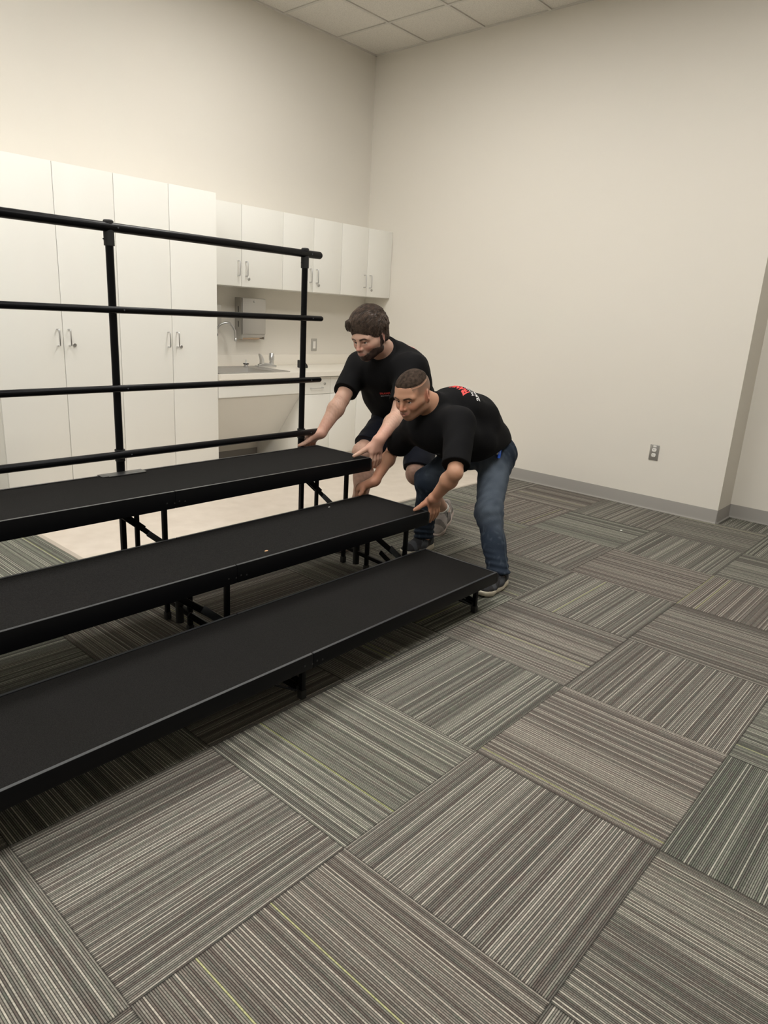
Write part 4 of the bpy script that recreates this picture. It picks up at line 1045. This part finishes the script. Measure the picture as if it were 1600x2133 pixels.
        r = np.maximum(r, -(x+.012)*1.0); r = np.maximum(r, -(z+.128))
        r = r+.0035*wavenoise(P, 170, 3)+.002*wavenoise(P, 420, 1)
        th = .0020*sm(-r, 0.0, .010)
        return np.maximum(F-th, r*.9)
    V, Q = sdf_mesh(hp, .0026, post=post, margin=.006); np_mesh('beard', V, Q, M_BEARD, T)
person_a()

# ================================================================== person B: cropped hair, jeans
JB = {k: A3(*v) for k, v in {'La':(-2.364,-3.301,.090),'Ra':(-2.202,-2.663,.090),'Lk':(-2.254,-3.136,.360),'Rk':(-2.332,-2.769,.477),'Lh':(-2.000,-2.985,.610),'Rh':(-1.968,-2.789,.634),'H':(-1.985,-2.885,.645),'N':(-2.441,-2.915,.939),'Hd':(-2.640,-2.890,.980),'Ls':(-2.536,-3.093,.866),'Rs':(-2.463,-2.761,.800),'Le':(-2.713,-3.215,.656),'Re':(-2.404,-2.551,.613),'Lw':(-2.650,-3.056,.487),'Rw':(-2.623,-2.621,.481)}.items()}
def person_b():
    J = JB; w = unit(J['Ls']-J['Rs']); upb = unit(J['N']-J['H']); w = unit(w-upb*(w@upb))
    T = thing('person', (float((J['La'][0]+J['Ra'][0])/2), float((J['La'][1]+J['Ra'][1])/2), 0), 'person with cropped hair in black t-shirt and blue jeans gripping the middle step', 'person')
    hd = Head(J['Hd']+A3(-.010, .016, .000), (-.935, -.11, -.34), (-.34, .0, .935), 1.0, smile=1.0)
    neck = [Rc(hd.W(-.034, 0, -.025), J['N']+A3(.05, .0, -.045), .056, .054, .03), Rc(hd.W(-.005, 0, -.05), J['N']+A3(.0, 0, -.05), .044, .048, .03)]
    tq, f = torso(J, w, upb, -.012, .112, .2, hr=.105)
    arms = arm(J, 'L', .042, .038, .025)+arm(J, 'R', .041, .037, .025)
    gl, nl = grip_hand((-2.586, -2.988, .408), (-1, 0, 0), (0, -1, 0), (0, 0, 1), J['Lw'], 1.08, thumb_pts=[(.022, .006, .043), (.058, .0, .028), (.090, -.002, .016), (.116, -.004, .0095)])
    gr, nr = grip_hand((-2.650, -2.575, .408), (-1, 0, 0), (0, 1, 0), (0, 0, 1), J['Rw'], 1.04, thumb_pts=[(.014, .0, .040), (.032, -.014, .026), (.052, -.026, .015), (.072, -.032, .0095)])
    legs = []
    for s in 'LR':
        legs += [Rc(J[s+'h'], J[s+'k'], .075, .05, .03), Rc(J[s+'k'], J[s+'a'], .048, .036, .03), Rc(J[s+'a'], J[s+'a']+A3(0, 0, -.030), .032, .026, .03)]
    V, Q = sdf_mesh(tq+legs+neck+arms+gl+gr+hd.prims(), .0026)
    SK = (.47, .255, .165)
    def fade(x, y, z):
        ay = np.abs(y); line = .062+.35*np.clip(.040-x, 0, .2)*0
        top = sm(z, .000, .065)*(x < .058+.2*np.clip(z-.05, 0, 1)); m = top*.80*(1-sm(x, .040, .062)*(z < .075))
        z0 = .071+.10*np.clip(.02-x, 0, .2)
        m = np.maximum(m, .9*sm(z, z0-.030, z0)*(x < .070)); band = sm(z, z0-.0085, z0-.0065)*(1-sm(z, z0-.0030, z0-.0015))*(x > -.045)*(x < .07); m = m*(1-.85*band)
        return np.where(x < .075, m, 0)
    col = hd.paint(V, SK, (.40, .17, .14), stub=(.13, .078, .052, .26), brow=(.022, .014, .010), flush=(.58, .19, .12), fade=fade, hairc=(.085, .055, .040))
    for s in 'LR':
        dd = np.linalg.norm(V-J[s+'w'], axis=1); hm2 = (sm(-dd, -.13, -.07)*.35)[:, None]; col = col*(1-hm2)+A3(.60, .27, .18)*hm2
    np_mesh('body', V, Q, M_SKIN, T, col)
    hd.features(T, (-.02, .10), teeth=True)
    # hair cap
    hp = hd.prims()
    def post(P, F):
        L = hd.L(P); x, y, z = L[:, 0], np.abs(L[:, 1]), L[:, 2]
        front = x-(.086-.55*np.clip(y-.030, 0, 1))                         # hairline
        z0 = .071+.10*np.clip(.02-x, 0, .2)                                # lower limit above the shaved arc
        r = np.maximum(front, (z0-z)*.9); r = np.maximum(r, (.066-z))
        th = .0034*sm(-r, -.001, .010)+.0005*wavenoise(P, 500, 1)
        return np.maximum(F-th, r*.9)
    V, Q = sdf_mesh(hp, .0026, post=post, margin=.006); np_mesh('hair', V, Q, M_HAIRB, T)
    # shirt
    ts, f = torso(J, w, upb, .006, .118, .2, hr=.110)
    H = J['H']
    hemn = unit(A3(.30, 0, -.955)); hemp = A3(-2.13, -3.07, .690)
    for q in ts: q.cuts = [(hemp, hemn)]
    sl = []
    for s in 'LR':
        S, E = J[s+'s'], J[s+'e']; d = E-S
        sl += [Rc(S, S+d*1.0, .074, .068, .05, cuts=[(S+d*(.86 if s == 'L' else .80), d)])]
    back = [Rc(A3(-2.155, -2.93, .740), A3(-2.075, -2.91, .700), .095, .085, .07, w, .72, cuts=[(hemp, hemn)]), Rc(H+A3(-.022, 0, .070), (H+J['N'])*.5+A3(.05, 0, .062), .114, .112, .08, w, .74, cuts=[(hemp, hemn)]), Rc((H+J['N'])*.5+A3(.02, 0, .062), J['N']+A3(.095, .0, -.025), .110, .103, .05, w, .66, cuts=[(hemp, hemn)]),
            Rc((H+J['N'])*.5+A3(-.02, 0, -.09), H+A3(-.08, 0, -.02), .09, .095, .06, w, .66, cuts=[(hemp, hemn)]),
            Rc(J['N']+A3(.07, .0, -.05), J['N']+A3(.0, 0, -.075), .074, .070, .03)]
    na = J['N']+A3(.05, .0, -.045); nb_ = hd.W(-.034, 0, -.025); nd = unit(nb_-na); pc = na+(nb_-na)*.60
    opening = Rc(na, nb_, .078, .064, .035, cuts=[(pc, nd+A3(.1, 0, .1))])
    def dsp(P):
        a = P@w; b = P@upb
        return .0055*wavenoise(P*A3(1, 1, .6), 17, 2)+.0032*wavenoise(P*A3(.5, 1, 1), 34, 1)+.0022*np.sin(34*b+50*a+5*wavenoise(P, 7, 4))*sm(wavenoise(P, 8, 3), -.1, .6)
    V, Q = sdf_mesh(ts+back+sl+[opening], .004, disp=dsp)
    sh = np_mesh('t_shirt', V, Q, M_SHIRT, T)
    nb = unit(A3(-.25, -.25, 1.0)); nb = unit(nb-upb*(nb@upb)); right = unit(np.cross(upb, nb)); right = right if right@w < 0 else -right
    ob = J['N']*.90+H*.10+w*.080
    project_text([('FRANK', .008, .020, .034, M_RED, 'red and white lettering on the back', .0016), ('MOVING', -.014, -.001, .023, M_WHT, None, .0), ('239-5', -.040, -.034, .035, M_WHT, None, .0014)], V, Q, ob+nb*.12, right, upb, nb, sh, 'back_lettering', reach=.5)
    oc = (J['Ls']*.66+J['Rs']*.34)-upb*.10; fr = -nb
    project_text([('FRANK', -.03, 0, .020, M_GREYP, None, .0003)], V, Q, oc+fr*.12, w, upb, fr, sh, 'chest_lettering', reach=.5)
    # jeans
    q = [Rc(J['Lh']+A3(.01, -.0, .02), J['Rh']+A3(.01, .0, .02), .106, .106, .05), Rc(H+A3(-.03, 0, .065), H, .094, .108, .05, w, .70), Rc(H+A3(-.10, 0, .01), H+A3(-.02, 0, 0), .098, .10, .05, w, .66)]
    for s in 'LR':
        hp_, kn, an = J[s+'h'], J[s+'k'], J[s+'a']; d = an-kn
        q += [Rc(hp_, kn, .098, .070, .06), El(kn, (.067, .066, .070), .03), Rc(kn, kn+d*.55, .068, .060, .04), Rc(kn+d*.5, an+d*.10, .059, .058, .03, cuts=[(an+A3(0, 0, .002), (0, 0, -1))])]
    def dsj(P):
        z = P[:, 2]; lowf = 1-sm(z, .10, .24)
        kn = sum(np.exp(-(np.linalg.norm(P-J[s+'k'], axis=1)/.11)**2) for s in 'LR'); hp_ = sum(np.exp(-(np.linalg.norm(P-J[s+'h'], axis=1)/.14)**2) for s in 'LR')
        st = np.sin(z*190+3.5*wavenoise(P, 14, 1)+P@A3(20, 8, 0))
        dg = np.sin(P@A3(40, 60, 90)+4*wavenoise(P, 10, 2))
        return -.0042*lowf*st*(1+.8*wavenoise(P, 18, 5))-.0035*kn*dg-.0050*hp_*np.sin(P@A3(90, -30, 60)+3*wavenoise(P, 9, 3))+.0025*wavenoise(P, 30, 2)
    V, Q = sdf_mesh(q, .0036, disp=dsj)
    col = np.tile(A3(.017, .0255, .041), (len(V), 1))
    wv = wavenoise(V, 60, 1)*.5+wavenoise(V, 16, 2)*.5
    for s in 'LR':       # worn lighter fronts
        a, b = J[s+'h'], J[s+'k']; fdir = A3(-.7, -.6, .2)
        t = np.clip(((V-a)@(b-a))/((b-a)@(b-a)), 0, 1.3); rad = V-(a+t[:, None]*(b-a)); m = sm(rad@unit(fdir), .02, .08)*sm(t, .1, .4)*(1-sm(t, 1.0, 1.25))*sm(V[:, 2], .22, .34)
        m = (m*(.55+.5*wv))[:, None]; m = np.clip(m, 0, 1); col = col*(1-m)+A3(.105, .13, .165)*m
    fo = np.clip(.6*wavenoise(V, 75, 4)+.5*wavenoise(V*A3(1, 1, .35), 150, 2)-.12, 0, 1)[:, None]*.75; col = col*(1-fo)+A3(.095, .12, .15)*fo
    jn = np_mesh('jeans', V, Q, M_DENIM, T, np.clip(col, 0, 1))
    # side seam stitched down the outer left leg
    bvh = BVHTree.FromPolygons([Vector(v) for v in V], Q.tolist()); bm = bm_new(); pts = []
    a, b, c = J['Lh'], J['Lk'], J['La']
    for t in np.linspace(0.05, 1, 26):
        p = a+(b-a)*t*2 if t < .5 else b+(c-b)*(t-.5)*2
        hit = bvh.ray_cast(Vector(p+A3(-.04, -.30, 0)*1.0), Vector(unit(A3(.04, .30, 0))), .5)[0]
        if hit: pts.append(hit+Vector((.0008, -.0012, 0)))
    add_tube(bm, pts, .0016, 6); obj('side_seam', bm, mat('denim_seam', (.055, .072, .095), .9, bump=.5, scale=300), jn)
    for s, d in (('L', (-.985, -.10, 0)), ('R', (-.97, .05, 0))):
        Wp = shoe(J[s+'a'], d, 0, 1.0, T, (.055, .058, .066), (.020, .020, .022), M_SOLEW)
        aa = J[s+'a']; sd = unit(J[s+'k']-aa); bm = bm_new(); add_tube(bm, [aa-sd*.03, aa, aa+sd*.10], .041, 24, rs=[.036, .040, .042]); obj('sock', bm, M_SOCKB, T)
    # blue clip-on utility knife at the waist
    hit = BVHTree.FromPolygons([Vector(v) for v in V], Q.tolist()).ray_cast(Vector((-2.555, -3.331, .775)), Vector((.835, .522, -.177)), 2)[0]
    return hit
khit = person_b()
# folding utility knife clipped to the jeans pocket
kd = unit(A3(.10, -.02, .99)); kn_ = unit(A3(-.45, -.89, 0)); kl = np.cross(kd, kn_); kc = A3(*khit)+kn_*.038-kd*.002
def kbox(bm, a, b, w_, t_, off=0, lat=0): add_obox(bm, kc+kd*a+kn_*off+kl*lat, kc+kd*b+kn_*off+kl*lat, w_, t_, tuple(kn_), .002)
KT = thing('utility_knife', tuple(kc), 'small bright blue folding knife clipped at the waist of the blue jeans', 'knife')
bm = bm_new(); kbox(bm, -.042, .040, .017, .011); obj('handle', bm, mat('blue_plastic', (.03, .14, .85), .35), KT)
bm = bm_new(); kbox(bm, -.022, .030, .009, .014, -.0, -.0135); obj('spare_blade_case', bm, M_WHITEP, KT)
bm = bm_new(); kbox(bm, -.020, .018, .005, .002, .0065); obj('belt_clip', bm, mat('pale_blue_plastic', (.35, .50, .80), .4), KT)
bm = bm_new(); add_lathe(bm, [(.004, 0), (.0035, .002), (.0005, .0025)], tuple(kc+kd*.033+kn_*.0055), 'y', 12); obj('pivot_screw', bm, M_CHROME, KT)
